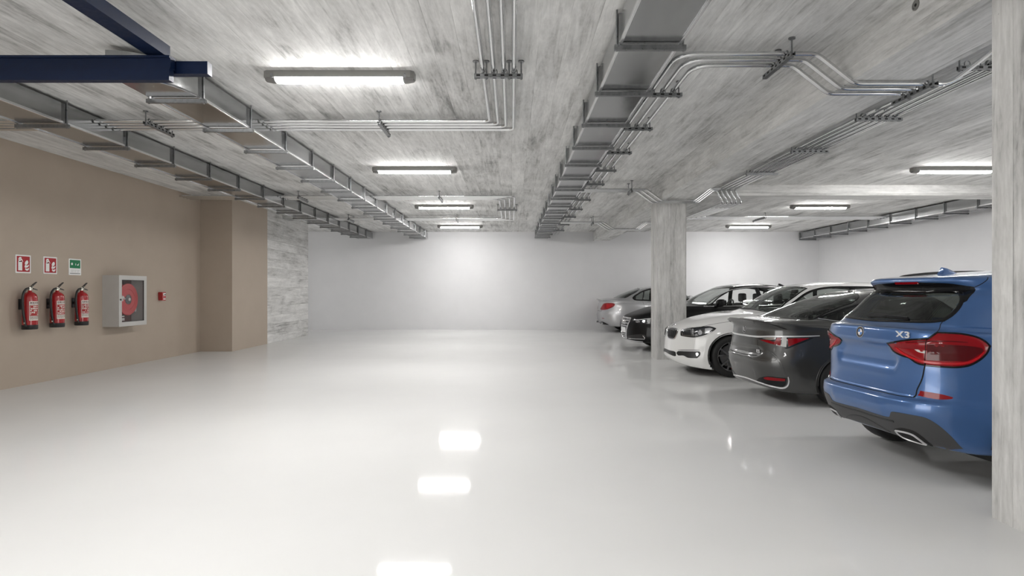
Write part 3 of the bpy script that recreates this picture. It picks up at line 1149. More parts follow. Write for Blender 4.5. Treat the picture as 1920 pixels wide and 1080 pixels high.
    def arch(self, xw, zw, Ra, yin=.5, yout=.86, lip=None, lw=.03):
        self.arches.append((xw, zw, Ra))
        for s in (1, -1):
            m = MB()
            n = 20
            vs, fs = [], []
            for i in range(n + 1):
                a = -.35 + (PI + .7) * i / n
                for yy in (yin, yout):
                    vs.append((xw + (Ra + .012) * math.cos(a), s * yy, max(.16, zw + (Ra + .012) * math.sin(a))))
            for i in range(n):
                fs.append((i * 2, i * 2 + 1, i * 2 + 3, i * 2 + 2))
            m.add(vs, fs)
            m.add([(xw + (Ra + .012) * math.cos(a), s * yin, max(.16, zw + (Ra + .012) * math.sin(a))) for a in [-.35 + (PI + .7) * i / n for i in range(n + 1)]], [tuple(range(n + 1))])
            m.build('wheel_well', M['black_rough'], self.root)
            pts = [(xw + Ra * math.cos(a), s * 1.2, zw + Ra * math.sin(a)) for a in [.02 * PI - .12 + (PI + .16) * i / 26 for i in range(27)]]
            pts = [p for p in pts if p[2] > .11]
            self.strip('arch_lip', pts, lip or self.paint, None, lw, .006, (0, s, 0), False, False, .02, smooth_it=False)

    def roundel(self, p, d, r, kind='quartered'):
        """round badge: p on the shell, d outward"""
        h, nn = self.hit(Vector(p), Vector(d).normalized())
        nn = (nn + Vector(d).normalized()).normalized()
        u = Vector((0, 0, 1)).cross(nn).normalized()
        v = nn.cross(u)
        def disc(r0, r1, z0, z1, a0=0, a1=2 * PI, n=32):
            m = MB()
            full = abs(a1 - a0 - 2 * PI) < 1e-6
            k = n if full else max(4, int(n * (a1 - a0) / (2 * PI)))
            cnt = k if full else k + 1
            ang = [a0 + (a1 - a0) * i / k for i in range(cnt)]
            def P(rr, a, z): return h + u * (rr * math.cos(a)) + v * (rr * math.sin(a)) + nn * z
            vs = [P(r0, a, z1) for a in ang] + [P(r1, a, z1) for a in ang] + [P(r1 * 1.0, a, z0) for a in ang] + [P(r0, a, z0) for a in ang]
            fs = []
            for i in range(k):
                j = (i + 1) % cnt
                fs += [(i, j, cnt + j, cnt + i)[::-1], (cnt + i, cnt + j, 2 * cnt + j, 2 * cnt + i)[::-1]]
            m.add(vs, fs)
            return m
        base = disc(0.0005, r, -.01, .006).build('badge', M['badge_black'], self.root, True, 30)
        disc(r * .90, r * 1.02, -.01, .0075).build('badge_rim', M['chrome'], base, True, 30)
        if kind == 'quartered':
            disc(r * .55, r * .60, .005, .0072).build('badge_ring', M['chrome'], base, True, 30)
            for q in range(4):
                disc(.0003, r * .55, .005, .0068, q * PI / 2, (q + 1) * PI / 2).build('badge_quarter', M['badge_blue'] if q in (1, 3) else M['badge_white'], base)
        return base

    def seats(self, rows, mat_=None, z=.62, ys=(.36, -.36)):
        mm = mat_ or M['seat']
        for x in rows:
            for y in ys:
                m = MB()
                m.box((x - .1, y - .24, .35), (x + .42, y + .24, .52), .06)
                b = MB()
                b.box((x - .20, y - .235, .42), (x - .06, y + .235, z + .46), .06)
                b.v = [(p[0] - (p[2] - .45) * .22, p[1], p[2]) for p in b.v]
                s = m.build('seat', mm, self.root, True, 50)
                b.build('seat_back', mm, s, True, 50)
                hd = MB()
                hd.box((-.05, -.135, -.10), (.05, .135, .10), .045)
                zc = z + .58
                hd.v = [(p[0] + x - .16 - (zc - .45) * .22, p[1] + y, p[2] + zc) for p in hd.v]
                for dy in (-.05, .05):
                    hd.tube([(x - .15 - (zc - .2 - .45) * .22, y + dy, zc - .2), (x - .16 - (zc - .45) * .22, y + dy, zc - .06)], .008, 6)
                hd.build('headrest', mm, s, True, 50)

    def dashboard(self, x, z, w=.66):
        m = MB()
        m.box((x - .3, -w, z - .3), (x + .25, w, z), .07)
        d_ = m.build('dashboard', M['seat'], self.root, True, 50)
        t = MB()
        pts = [(x - .42 - .07 * math.sin(a), .36 + .18 * math.cos(a), z - .02 + .17 * math.sin(a)) for a in [2 * PI * k / 24 for k in range(24)]]
        t.tube(pts, .016, 8, True)
        t.tube([(x - .42, .2, z - .02), (x - .42, .52, z - .02)], .02, 8)
        t.tube([(x - .42, .36, z - .02), (x - .2, .36, z - .1)], .03, 8)
        t.build('steering_wheel', M['black'], d_, True)
        return d_

    def mirror(self, pts_at, mat_body, glass, size=(.11, .24, .17)):
        """door mirrors: pts_at = (x, y, z) of the housing centre on the left side"""
        for s in (1, -1):
            x, y, z = pts_at
            bm = bmesh.new()
            bmesh.ops.create_uvsphere(bm, u_segments=20, v_segments=14, radius=1)
            for q in bm.verts:
                c = q.co
                k = lambda t: math.copysign(abs(t) ** .7, t)
                c.x, c.y, c.z = k(c.x) * size[0] * (.7 if c.x < 0 else 1), k(c.y) * size[1] / 2, k(c.z) * size[2] / 2
                q.co = (c.x + x, s * (c.y + y), c.z + z + .1 * c.y)
            m = MB()
            bm.verts.index_update()
            m.add([q.co.copy() for q in bm.verts], [[q.index for q in f.verts] for f in bm.faces])
            bm.free()
            o = m.build('door_mirror', mat_body, self.root, True)
            a = MB()
            a.tube([(x + .02, s * (y - .05), z - size[2] * .35), (x + .05, s * (y - size[1] * .5 - .1), z - size[2] * .5)], [.03, .035], 8)
            a.build('mirror_arm', M['black'], o, True)
            g = MB()
            g.prism(rrect(s * y - size[1] * .42, z - size[2] * .38, s * y + size[1] * .42, z + size[2] * .38, .04), x - size[0] * .7, x - size[0] * .7 - .004, 'x')
            g.build('mirror_glass', M['chrome'], o)


def paint_mat(name, color, metal=.0, rough=.32, coat=1.0, spec=.5):
    """car lacquer; the unseen inner face of the sheet is a dark lining"""
    m = bpy.data.materials.new(name)
    m.use_nodes = True
    T = NT(m)
    T.b.inputs['Metallic'].default_value = metal
    T.b.inputs['Roughness'].default_value = rough
    T.b.inputs['Coat Weight'].default_value = coat
    T.b.inputs['Coat Roughness'].default_value = .02
    T.b.inputs['Specular IOR Level'].default_value = spec
    T.b.inputs['Base Color'].default_value = (*color, 1)
    return m

M['rubber'] = mat('tyre rubber', (.013, .013, .013), .6)
M['alloy'] = mat('alloy wheel', (.55, .55, .56), .25, 1.0)
M['alloy_dark'] = mat('dark alloy wheel', (.12, .12, .125), .3, 1.0)
M['disc'] = mat('brake disc steel', (.3, .3, .3), .35, 1.0)
M['black_rough'] = mat('dark underbody', (.008, .008, .008), .8)
M['black_gloss'] = mat('gloss black trim', (.006, .006, .007), .1, coat=.2, spec=.3)
M['black_trim'] = mat('satin black trim', (.02, .02, .021), .35)
M['grey_trim'] = mat('dark grey plastic trim', (.055, .055, .057), .42)
M['gap'] = mat('shadow gap', (.003, .003, .003), .9)
M['seat'] = mat('dark upholstery', (.02, .02, .022), .7)
M['badge_black'] = mat('badge black', (.012, .012, .016), .15, coat=1)
M['badge_blue'] = mat('badge blue', (.03, .17, .50), .2, coat=1)
M['badge_white'] = mat('badge white', (.8, .8, .8), .2, coat=1)
M['badge_silver'] = mat('bright metal lettering', (.72, .72, .73), .3, .3)  # pale colour stands in for bright reflections on lettering and chrome trim
M['red_lens'] = mat('red lamp lens', (.25, .003, .007), .1, coat=.15, spec=.35)
M['red_dark'] = mat('dark red lamp lens', (.085, .002, .004), .1, coat=.15, spec=.35)
M['red_bright'] = mat('bright red light guide', (.48, .006, .012), .2, coat=.1)
M['clear_lens'] = mat('clear lamp segment', (.62, .62, .60), .15, coat=1.0)
M['lamp_dark'] = mat('dark lamp interior', (.02, .022, .026), .15, coat=.5)
M['lamp_silver'] = mat('lamp reflector', (.62, .63, .65), .12, 1.0)
M['glass_dark'] = glass_mat('dark car glass', (.86, .92, .88), .34)
M['glass_mid'] = glass_mat('tinted car glass', (.93, .97, .94), .72)
M['glass_clear'] = glass_mat('windscreen glass', (.93, .97, .94), .58)
M['glass_bright'] = glass_mat('pale car glass', (.97, .98, .97), .93)
M['lens'] = glass_mat('clear lamp cover', (1, 1, 1), .95)


def dent(axis_x_max, outline, depth, soft, dx=(1, 0, 0)):
    """push the rear face (x below axis_x_max) along dx inside a (y, z) outline, with soft edges"""
    o = np.array(outline, float)
    dv = np.array(dx, float)
    def f(P):
        ids = np.where(P[:, 0] < axis_x_max)[0]
        q = P[ids][:, 1:3]
        ins = inside(o, q)
        dd = dist_poly(o, q) * np.where(ins, 1, -1)
        t = np.clip(dd / soft + .5, 0, 1)
        t = t * t * (3 - 2 * t)
        P = P.copy()
        P[ids] += dv * (depth * t)[:, None]
        return P
    return f


def loop_frame(name, loop, x0, x1, t, material, parent, inner=None):
    """short tube of any cross-section (y, z), from x0 to x1, wall t; inner: material of the plate that closes it deep inside"""
    L = np.array(loop, float)
    c = L.mean(0)
    n = len(L)
    # inset towards the centre
    e = []
    for i in range(n):
        a, b, d = L[i - 1], L[i], L[(i + 1) % n]
        t1 = (b - a) / max(1e-9, np.linalg.norm(b - a)); t2 = (d - b) / max(1e-9, np.linalg.norm(d - b))
        nn = np.array([-(t1 + t2)[1], (t1 + t2)[0]])
        nn /= max(1e-9, np.linalg.norm(nn))
        if nn @ (c - b) < 0: nn = -nn
        e.append(b + nn * t)
    vs = [(x0, *p) for p in L] + [(x0 - abs(x1 - x0) * .06, *((np.array(p) + q) / 2)) for p, q in zip(L, e)] + [(x0, *p) for p in e] + [(x1, *p) for p in e] + [(x1, *p) for p in L]
    fs = []
    for k in range(4):
        for i in range(n):
            j = (i + 1) % n
            fs.append((k * n + i, k * n + j, (k + 1) * n + j, (k + 1) * n + i))
    for i in range(n):
        j = (i + 1) % n
        fs.append((4 * n + i, 4 * n + j, j, i))
    m = MB()
    m.add(vs, fs)
    o = m.build(name, material, parent, True, 40)
    if inner is not None:
        m = MB()
        m.add([(x1 - .002 * (1 if x1 > x0 else -1), *p) for p in L], [tuple(range(n))])
        m.build('pipe_bore', inner, o)
    return o


def fin(car, x, y, z, l, h, w, material):
    """shark-fin aerial, taller end towards the rear (low x)"""
    m = MB()
    sec = [(0, 1.0, .9), (.12, 1.0, 1.0), (.35, .86, 1.0), (.6, .55, .9), (.85, .2, .6), (1.0, .02, .25)]
    vs = []
    for t, hh, ww in sec:
        X = x + l * t
        for yy, zz in ((-w / 2 * ww, -.012), (-w / 2 * ww * .8, h * hh * .35), (-w * .1 * ww, h * hh), (w * .1 * ww, h * hh), (w / 2 * ww * .8, h * hh * .35), (w / 2 * ww, -.012)):
            vs.append((X + (.12 * l if zz > h * .3 and t == 0 else 0), y + yy, z + zz))
    fs = [tuple(range(6)), tuple(range(30, 36))[::-1]]
    for i in range(5):
        for k in range(5):
            fs.append((i * 6 + k, i * 6 + k + 1, (i + 1) * 6 + k + 1, (i + 1) * 6 + k))
    m.add(vs, fs)
    return m.build('roof_aerial', material, car.root, True, 50)


def sym(h):
    """half outline (first and last points on the centre plane) -> closed symmetric outline"""
    return h + [(x, -y, z) for x, y, z in h[::-1] if abs(y) > 1e-6]
# ------------------------------------------------------------------ fire equipment on the taupe wall
M['ext_red'] = mat('extinguisher red', (.36, .008, .012), .22, coat=.6)
M['sign_red'] = mat('sign red', (.36, .006, .012), .4, spec=.3)
M['sign_green'] = mat('sign green', (.0, .18, .065), .4, spec=.3)
M['sign_white'] = mat('sign white', (.80, .80, .79), .35)
M['paper'] = mat('label paper', (.74, .70, .64), .5)
M['ink'] = mat('label ink', (.10, .02, .02), .5)
M['ink_red'] = mat('label red print', (.36, .02, .02), .5)
M['brass'] = mat('nickel fitting', (.75, .72, .64), .25, 1.0)
M['cab_grey'] = noise_mat('cabinet enamel', (.50, .49, .47), (.53, .52, .50), 5, .35, .04)
M['cab_in'] = mat('cabinet interior', (.13, .05, .045), .5)
M['hose_red'] = mat('hose reel red', (.55, .05, .055), .4)
M['hub'] = mat('reel hub', (.10, .11, .115), .35)


def plate(mb, poly, d0, d1):
    """(y, z) outline standing off the taupe wall between d0 and d1"""
    mb.prism(poly, XL + d0, XL + d1, 'x')
    return mb


def base(root, *objs):
    iv = Matrix.Translation(-Vector(root.location))
    def rec(o):
        o.data.transform(iv)
        for q in [x for x in bpy.data.objects if x.parent == o]:
            rec(q)
    for o in [x for x in bpy.data.objects if x.parent == root]:
        rec(o)


def sign(y0, z0, w, h, label, kind):
    r = thing('safety_sign', label, 'sign', (XL, y0 + w / 2, z0), 0, 'safety signs on the taupe wall')
    b = plate(MB(), rrect(y0, z0, y0 + w, z0 + h, .006, 3), .0, .008).build('sign_plate', M['sign_white'], r)
    P = lambda q: [(y0 + a * w, z0 + c * h) for a, c in q]
    if kind == 'extinguisher':
        f = plate(MB(), rrect(y0 + .07 * w, z0 + .07 * h, y0 + .93 * w, z0 + .93 * h, .004, 2), .008, .0092).build('sign_field', M['sign_red'], r)
        m = MB()
        plate(m, P([(.16, .14), (.42, .14), (.42, .58), (.38, .64), (.33, .66), (.33, .72), (.40, .70), (.46, .60), (.48, .62), (.43, .74), (.36, .80), (.38, .84), (.33, .88), (.22, .86), (.18, .78), (.19, .70), (.16, .60)]), .0092, .0102)
        m.build('pictogram', M['sign_white'], f)
        for q in ([(.20, .60), (.40, .62), (.36, .66), (.24, .66)], [(.25, .74), (.30, .74), (.30, .78), (.25, .78)]):
            plate(MB(), P(q), .0102, .0106).build('pictogram_detail', M['hole'], f)
        for k, q in enumerate(([(.62, .20), (.72, .14), (.84, .18), (.86, .30), (.74, .24), (.64, .28)], [(.58, .34), (.66, .30), (.82, .36), (.86, .48), (.74, .42), (.62, .46)], [(.60, .50), (.70, .46), (.80, .54), (.82, .64), (.76, .72), (.68, .68), (.62, .62)])):
            plate(MB(), P([tuple(p) for p in smooth_loop(q, (), 4)]), .0092, .0102).build('flame', M['sign_white'], f)
    else:
        f = plate(MB(), rrect(y0 + .07 * w, z0 + .42 * h, y0 + .93 * w, z0 + .93 * h, .004, 2), .008, .0092).build('sign_field', M['sign_green'], r)
        plate(MB(), [(y0 + w * (.24 + .07 * math.cos(a)), z0 + h * (.68 + .075 * math.sin(a))) for a in [2 * PI * k / 16 for k in range(16)]], .0092, .0102).build('pictogram', M['sign_white'], f)
        plate(MB(), P([(.52, .60), (.56, .60), (.56, .72), (.52, .72)]), .0092, .0102).build('pictogram', M['sign_white'], f)
        plate(MB(), P([(.64, .64), (.74, .58), (.80, .66), (.80, .76), (.76, .68)]), .0092, .0102).build('pictogram', M['sign_white'], f)
        for k in range(2):
            for a0, a1 in ((.14, .40), (.44, .62), (.66, .86)):
                m = MB()
                plate(m, P([(a0, .28 - .09 * k), (a1 - .04 * k, .28 - .09 * k), (a1 - .04 * k, .305 - .09 * k), (a0, .305 - .09 * k)]), .008, .0086)
                m.build('small_print', mat('grey print', (.45, .45, .45), .5), r)
        plate(MB(), P([(.08, .08), (.92, .08), (.92, .12), (.08, .12)]), .008, .0088).build('sign_edge', M['hub'], r)
    base(r)
    return r

sign(9.028, 1.716, .285, .275, 'red and white extinguisher sign above the extinguisher farthest from the hose cabinet', 'extinguisher')
sign(9.565, 1.718, .285, .275, 'red and white extinguisher sign between the other red sign and the green sign', 'extinguisher')
sign(10.115, 1.714, .285, .275, 'green and white safety sign on the taupe wall', 'green')


def extinguisher(label, y):
    R, x = .098, XL + .135
    z0 = .862
    r = thing('fire_extinguisher', label, 'fire extinguisher', (x, y, z0), 0, 'fire extinguishers on the taupe wall')
    b = MB()
    b.lathe([(R, 0.055), (R, .45), (R * .97, .49), (R * .86, .525), (R * .62, .552), (R * .32, .566), (.026, .572), (.024, .60), (0.0001, .60)], 40, caps=False)
    body = b.build('cylinder', M['ext_red'], r, True, 50)
    s = MB().lathe([(0.0001, 0), (R * .97, 0), (R * 1.035, .008), (R * 1.035, .066), (R * 1.0, .07)], 40, caps=False)
    s.build('foot_ring', M['black'], r, True, 40)
    # label wrapped round the cylinder, with its print
    def wrap(mb, a0, a1, h0, h1, rr, n=14):
        vs, fs = [], []
        for i in range(n + 1):
            a = a0 + (a1 - a0) * i / n
            for h in (h0, h1):
                vs.append((rr * math.cos(a), rr * math.sin(a), h))
        for i in range(n):
            fs.append((i * 2, i * 2 + 2, i * 2 + 3, i * 2 + 1))
        mb.add(vs, fs)
    l = MB()
    wrap(l, -.98, .98, .135, .425, R + .0012)
    lab = l.build('label', M['paper'], body, True)
    rnd = random.Random(int(y * 100))
    pr = MB()
    wrap(pr, -.92, .92, .205, .365, R + .0018)
    pr.build('label_panel', M['ink_red'], lab, True)
    pw = MB()
    for rr_ in range(5):
        z = .215 + rr_ * .029
        a = -.85
        while a < .8:
            w = rnd.uniform(.06, .26)
            if rnd.random() < .72:
                wrap(pw, a, min(a + w, .85), z + rnd.uniform(0, .006), z + rnd.uniform(.014, .024), R + .0024, 3)
            a += w + rnd.uniform(.03, .08)
    pw.build('label_print', M['paper'], lab, True)
    pk = MB()
    for z, h in ((.395, .016), (.378, .008), (.19, .006), (.178, .006), (.166, .006), (.152, .006)):
        a = -.88
        while a < .85:
            w = rnd.uniform(.08, .3)
            wrap(pk, a, min(a + w, .88), z, z + h, R + .0019, 3)
            a += w + .05
    pk.build('small_print', M['ink'], lab, True)
    # valve, levers, gauge, hose
    v = MB()
    v.lathe([(.028, .59), (.028, .612), (.02, .616), (.02, .64), (.0001, .642)], 20)
    v.box((-.02, -.028, .606), (.02, .03, .634), .006)
    valve = v.build('valve', M['brass'], r, True, 40)
    g = MB()
    g.prism([(-.03, .630), (.02, .652), (.07, .690), (.125, .722), (.128, .714), (.075, .674), (.03, .632)], -.012, .012, 'x')
    g.build('squeeze_lever', M['black'], valve)
    g = MB()
    g.prism([(-.02, .612), (.05, .612), (.10, .602), (.14, .592), (.138, .600), (.10, .614), (.05, .626), (-.02, .626)], -.012, .012, 'x')
    g.build('carry_handle', M['black'], valve)
    pin = MB().tube([(.02 + .016 * math.cos(a), .012, .645 + .016 * math.sin(a)) for a in [2 * PI * k / 16 for k in range(16)]], .003, 6, True)
    pin.build('safety_pin', M['brass'], valve, True)
    h = MB()
    pts = smooth_path([(0, -.025, .622), (0, -.075, .605), (.0, -.12, .545), (.005, -.142, .45), (.01, -.14, .30), (.015, -.122, .16), (.02, -.112, .085)], 6)
    h.tube(pts, .0165, 10)
    hose = h.build('hose', M['black'], r, True)
    n = MB()
    n.tube([(.021, -.111, .082), (.026, -.106, .052)], [.012, .019], 10)
    n.build('nozzle', M['black'], hose, True)
    MB().tube([(.012, -.128, .103), (.024, -.121, .098)], .012, 10).build('hose_clip', M['brass'], hose, True)
    # bracket that carries it
    k = MB()
    k.box((XL - x, -.03, .36), (-R + .004, .03, .40))
    k.box((XL - x, -.05, .30), (XL - x + .006, .05, .46))
    k.build('wall_hook', M['black'], r)
    return r

extinguisher('red fire extinguisher under the sign farthest from the hose cabinet', 9.135)
extinguisher('red fire extinguisher standing in the middle of the row of three', 9.685)
extinguisher('red fire extinguisher under the green sign', 10.235)

# hose cabinet
cb = thing('hose_cabinet', 'grey wall cabinet with a red fire hose reel behind its glass door', 'fire hose cabinet', (XL, 11.365, .79))
ya, yb, za, zb_ = 10.95, 11.78, .79, 1.732
D = .304
m = MB()
t = .012
m.box((XL, ya, za + t), (XL + D - .02, ya + t, zb_ - t)); m.box((XL, yb - t, za + t), (XL + D - .02, yb, zb_ - t))
m.box((XL, ya, za), (XL + D - .02, yb, za + t)); m.box((XL, ya, zb_ - t), (XL + D - .02, yb, zb_))
m.build('cabinet_box', M['cab_grey'], cb)
MB().box((XL + .001, ya + t, za + t), (XL + .01, yb - t, zb_ - t)).build('back_panel', M['cab_in'], cb)
m = MB()
fw = .082
for a, b in (((ya, za), (yb, za + fw)), ((ya, zb_ - fw), (yb, zb_)), ((ya, za + fw), (ya + fw, zb_ - fw)), ((yb - fw, za + fw), (yb, zb_ - fw))):
    m.box((XL + D - .02, a[0], a[1]), (XL + D, b[0], b[1]), .003)
dr = m.build('door', M['cab_grey'], cb)
m = MB()
m.box((XL + D - .014, ya + fw - .004, za + fw - .004), (XL + D - .010, yb - fw + .004, zb_ - fw + .004))
m.build('door_glass', glass_mat('cabinet glass', (.98, .97, .97), .96, ior=1.12), dr)
m = MB()
for a, b in (((ya + fw - .001, za + fw - .001), (yb - fw + .001, za + fw + .008)), ((ya + fw - .001, zb_ - fw - .008), (yb - fw + .001, zb_ - fw + .001)), ((ya + fw - .001, za + fw), (ya + fw + .008, zb_ - fw)), ((yb - fw - .008, za + fw), (yb - fw + .001, zb_ - fw))):
    m.box((XL + D - .018, a[0], a[1]), (XL + D - .006, b[0], b[1]))
m.build('glass_gasket', M['black'], dr)
m = MB().lathe([(.0001, .012), (.014, .012), (.017, .008), (.017, 0)], 20, 'x')
m.v = [(p[0] + XL + D, p[1] + ya + .042, p[2] + 1.285) for p in m.v]
lk = m.build('door_lock', M['black'], dr, True)
# reel
ry, rz = 11.365, 1.285
def reel(mb, prof, n=48):
    k = MB().lathe(prof, n, 'x', caps=False)
    mb.add([(p[0] + XL, p[1] + ry, p[2] + rz) for p in k.v], k.f)
    return mb
m = reel(MB(), [(.0001, .215), (.05, .215), (.06, .205), (.10, .20), (.105, .207), (.19, .204), (.196, .210), (.262, .206), (.285, .212), (.298, .206), (.298, .196), (.285, .19), (.12, .19), (.12, .06), (.285, .06), (.298, .054), (.298, .044), (.0001, .04)])
rl = m.build('hose_reel', M['hose_red'], cb, True, 40)
m = MB()
for k in range(5):
    rr_ = .15 + .022 * k
    for j in range(4):
        m.tube([(XL + .07 + .026 * j, ry + rr_ * math.cos(a), rz + rr_ * math.sin(a)) for a in [2 * PI * q / 28 for q in range(28)]], .012, 6, True)
m.build('hose_coil', M['hub'], rl, True)
m = reel(MB(), [(.0001, .226), (.03, .226), (.034, .224), (.075, .222), (.088, .216), (.09, .205)], 32)
hb = m.build('reel_hub', M['hub'], rl, True, 40)
m = reel(MB(), [(.0001, .240), (.022, .240), (.030, .236), (.030, .224)], 20)
m.build('hub_nut', M['sign_white'], hb, True, 40)
m = MB()
m.tube(smooth_path([(XL + .20, ry - .10, rz + .01), (XL + .22, ry - .17, rz + .045), (XL + .225, ry - .215, rz + .03), (XL + .20, ry - .26, rz + .05)], 5), .018, 8)
m.tube([(XL + .225, ry - .20, rz - .03), (XL + .225, ry - .20, rz + .07)], .016, 8)
m.build('water_valve', M['sign_white'], cb, True)
m = MB()
m.tube(smooth_path([(XL + .13, ry + .30, rz + .10), (XL + .14, ry + .312, rz - .05), (XL + .15, ry + .312, rz - .20), (XL + .15, ry + .30, rz - .24)], 6), .014, 8)
m.build('hose_end', M['sign_white'], cb, True)
for y_, z_, w_, h_ in ((ry - .295, za + .175, .10, .018), (ry - .28, za + .105, .03, .05), (ry - .225, za + .105, .03, .05)):
    MB().box((XL + .24, y_, z_), (XL + .262, y_ + w_, z_ + h_), .003).build('spare_fitting', M['sign_white'], cb)
m = MB().box((XL + .10, ry - .31, za + t), (XL + .25, ry - .17, za + .105))
m.build('fitting_tray', M['cab_in'], cb)
base(cb)

# alarm call point
al = thing('alarm_call_point', 'small red fire alarm call point between the hose cabinet and the pilaster', 'fire alarm', (XL, 12.74, 1.24))
m = MB().box((XL, 12.67, 1.243), (XL + .093, 12.81, 1.423), .014)
m.build('housing', M['ext_red'], al)
m = MB().box((XL + .093, 12.70, 1.345), (XL + .0975, 12.79, 1.40), .002)
m.build('press_plate', M['sign_white'], al)
m = MB().box((XL + .0955, 12.70, 1.265), (XL + .0975, 12.785, 1.285))
m.build('marking', M['sign_white'], al)
m = MB().box((XL + .097, 12.73, 1.36), (XL + .0985, 12.79, 1.378))
m.build('marking', M['hole'], al)
base(al)
CARS = {}
# ------------------------------------------------------------------ blue SUV, rear towards the aisle
M['paint_blue'] = paint_mat('blue metallic lacquer', (.052, .135, .335), .35, .3)
c = Car('suv', 'blue metallic SUV parked rear-first beside the front concrete column', 'car', (2.867, 5.03, 0), math.radians(4.73), .93, 4.71, M['paint_blue'])
CARS['suv'] = c
AR = [(.98, .372, .42), (3.85, .372, .42)]
rings = [
    ([(0, .36), (.5, .26), (4.3, .24), (4.7, .27)], 4.50, .24, .80, 4.5, 4.5),
    ([(0, .37), (.5, .28), (4.3, .26), (4.7, .30)], 4.60, .12, .90, 4.5, 4.5),
    ([(0, .48), (4.7, .45)], 4.70, .03, .935, 4.2, 4.5),
    ([(0, .60), (4.7, .58)], 4.71, .0, .945, 4.0, 4.5),
    ([(0, .665), (4.7, .68)], 4.70, .01, .943, 4.0, 4.5),
    ([(0, .69), (4.7, .70)], 4.69, .07, .94, 4.0, 4.6),
    ([(0, .90), (4.7, .80)], 4.68, .085, .94, 3.8, 4.6),
    ([(0, 1.085), (2, 1.0), (4.7, .86)], 4.64, .082, .935, 3.6, 4.4),
    ([(0, 1.12), (2, 1.05), (4.7, .89)], 4.61, .045, .93, 3.5, 4.3),
    ([(0, 1.235), (2, 1.12), (4.0, .98), (4.7, .93)], 4.55, .058, .905, 3.4, 4.2),
    ([(0, 1.255), (2, 1.15), (3.5, 1.06), (4.5, .98)], 4.38, .11, .87, 3.2, 4.2),
    ([(0, 1.275), (2, 1.18), (3.3, 1.09), (4.3, 1.01)], 4.05, .15, .85, 3.4, 4.2),
    ([(0, 1.295), (2, 1.20), (3.3, 1.11)], 3.30, .18, .83, 4, 4.2),
    ([(0, 1.42), (2, 1.37), (3.3, 1.37)], 2.86, .33, .77, 4, 4.3),
    ([(0, 1.51), (2, 1.50)], 2.60, .45, .735, 4, 4.8),
    (1.56, 2.50, .525, .715, 4, 5.2),
    ([(.4, 1.60), (.7, 1.605), (1.5, 1.635), (2.4, 1.62)], 2.42, .505, .70, 4.2, 5.6),
    ([(.4, 1.635), (.7, 1.645), (1.5, 1.68), (2.4, 1.65)], 2.36, .475, .68, 4.2, 5.6),
    ([(.4, 1.66), (.7, 1.68), (1.5, 1.72), (2.2, 1.69)], 2.2, .49, .60, 4.2, 5.2),
    ([(.5, 1.67), (.8, 1.695), (1.5, 1.738), (2.0, 1.72)], 2.0, .6, .33, 4, 4),
    ([(.5, 1.675), (.8, 1.70), (1.5, 1.742), (2.0, 1.725)], 1.8, .75, .0, 4, 4),
]
c.dents = [dent(.35, [(.36, .90), (.40, .98), (.30, 1.06), (-.30, 1.06), (-.40, .98), (-.36, .90)], .024, .035),
           dent(.35, [(.33, .52), (.36, .60), (-.36, .60), (-.33, .52)], -.010, .03)]
c.shell(rings)
for xw, zw, Ra in AR:
    c.arch(xw, zw, Ra, yout=.90, lip=M['black_trim'], lw=.07)
# glass
glass = sym([(.176, 0, 1.285), (.202, -.365, 1.293), (.259, -.529, 1.299), (.326, -.602, 1.315), (.41, -.608, 1.369), (.50, -.59, 1.462), (.54, -.545, 1.522), (.545, -.44, 1.548), (.50, -.2, 1.545), (.49, 0, 1.543)])
c.v('rear', 'spoiler_underside', [(-.592, 1.585), (-.45, 1.612), (-.2, 1.624), (0, 1.627), (.2, 1.624), (.45, 1.612), (.592, 1.585), (.612, 1.47), (.595, 1.44), (.545, 1.51), (.46, 1.535), (0, 1.535), (-.46, 1.535), (-.545, 1.51), (-.595, 1.44), (-.612, 1.47)], M['black_gloss'], sharp=(0, 6, 7, 8, 14, 15), lift=.0015)
rw = c.window('rear_window', glass, (-1, 0, .75), M['glass_dark'], M['black_gloss'], sharp=(3, 16), sw=.03)
p, d = c.place('right', [(.66, 1.33), (1.0, 1.275), (3.0, 1.165), (2.92, 1.22), (2.45, 1.50), (1.8, 1.575), (1.0, 1.55), (.78, 1.46)])
c.window('side_window', p, (0, -1, .35), M['glass_dark'], M['black_gloss'], sharp=(0, 2), both=True)
p, d = c.place('front', [(.70, 1.14), (0, 1.12), (-.70, 1.14), (-.56, 1.57), (0, 1.60), (.56, 1.57)])
c.window('windscreen', p, (1, 0, .9), M['glass_clear'], M['black_gloss'], sharp=(0, 2, 3, 5))
c.v('rear', 'brake_light', [(-.145, 1.613), (.145, 1.613), (.14, 1.631), (-.14, 1.631)], M['red_lens'], sharp=(0, 1, 2, 3), lift=.005)
c.vs('right', 'panel_gap', [(.60, 1.575), (.635, 1.61), (.69, 1.66)], M['gap'], w=.006, h=.0015, both=True)
# wiper
wp = c.vs('rear', 'wiper_blade', [(.14, 1.318), (.02, 1.326), (-.13, 1.326)], M['black'], w=.042, h=.02, ends=.4)
c.vs('rear', 'wiper_arm', [(-.10, 1.322), (-.25, 1.318), (-.36, 1.313)], M['black'], parent=wp, w=.016, h=.024)
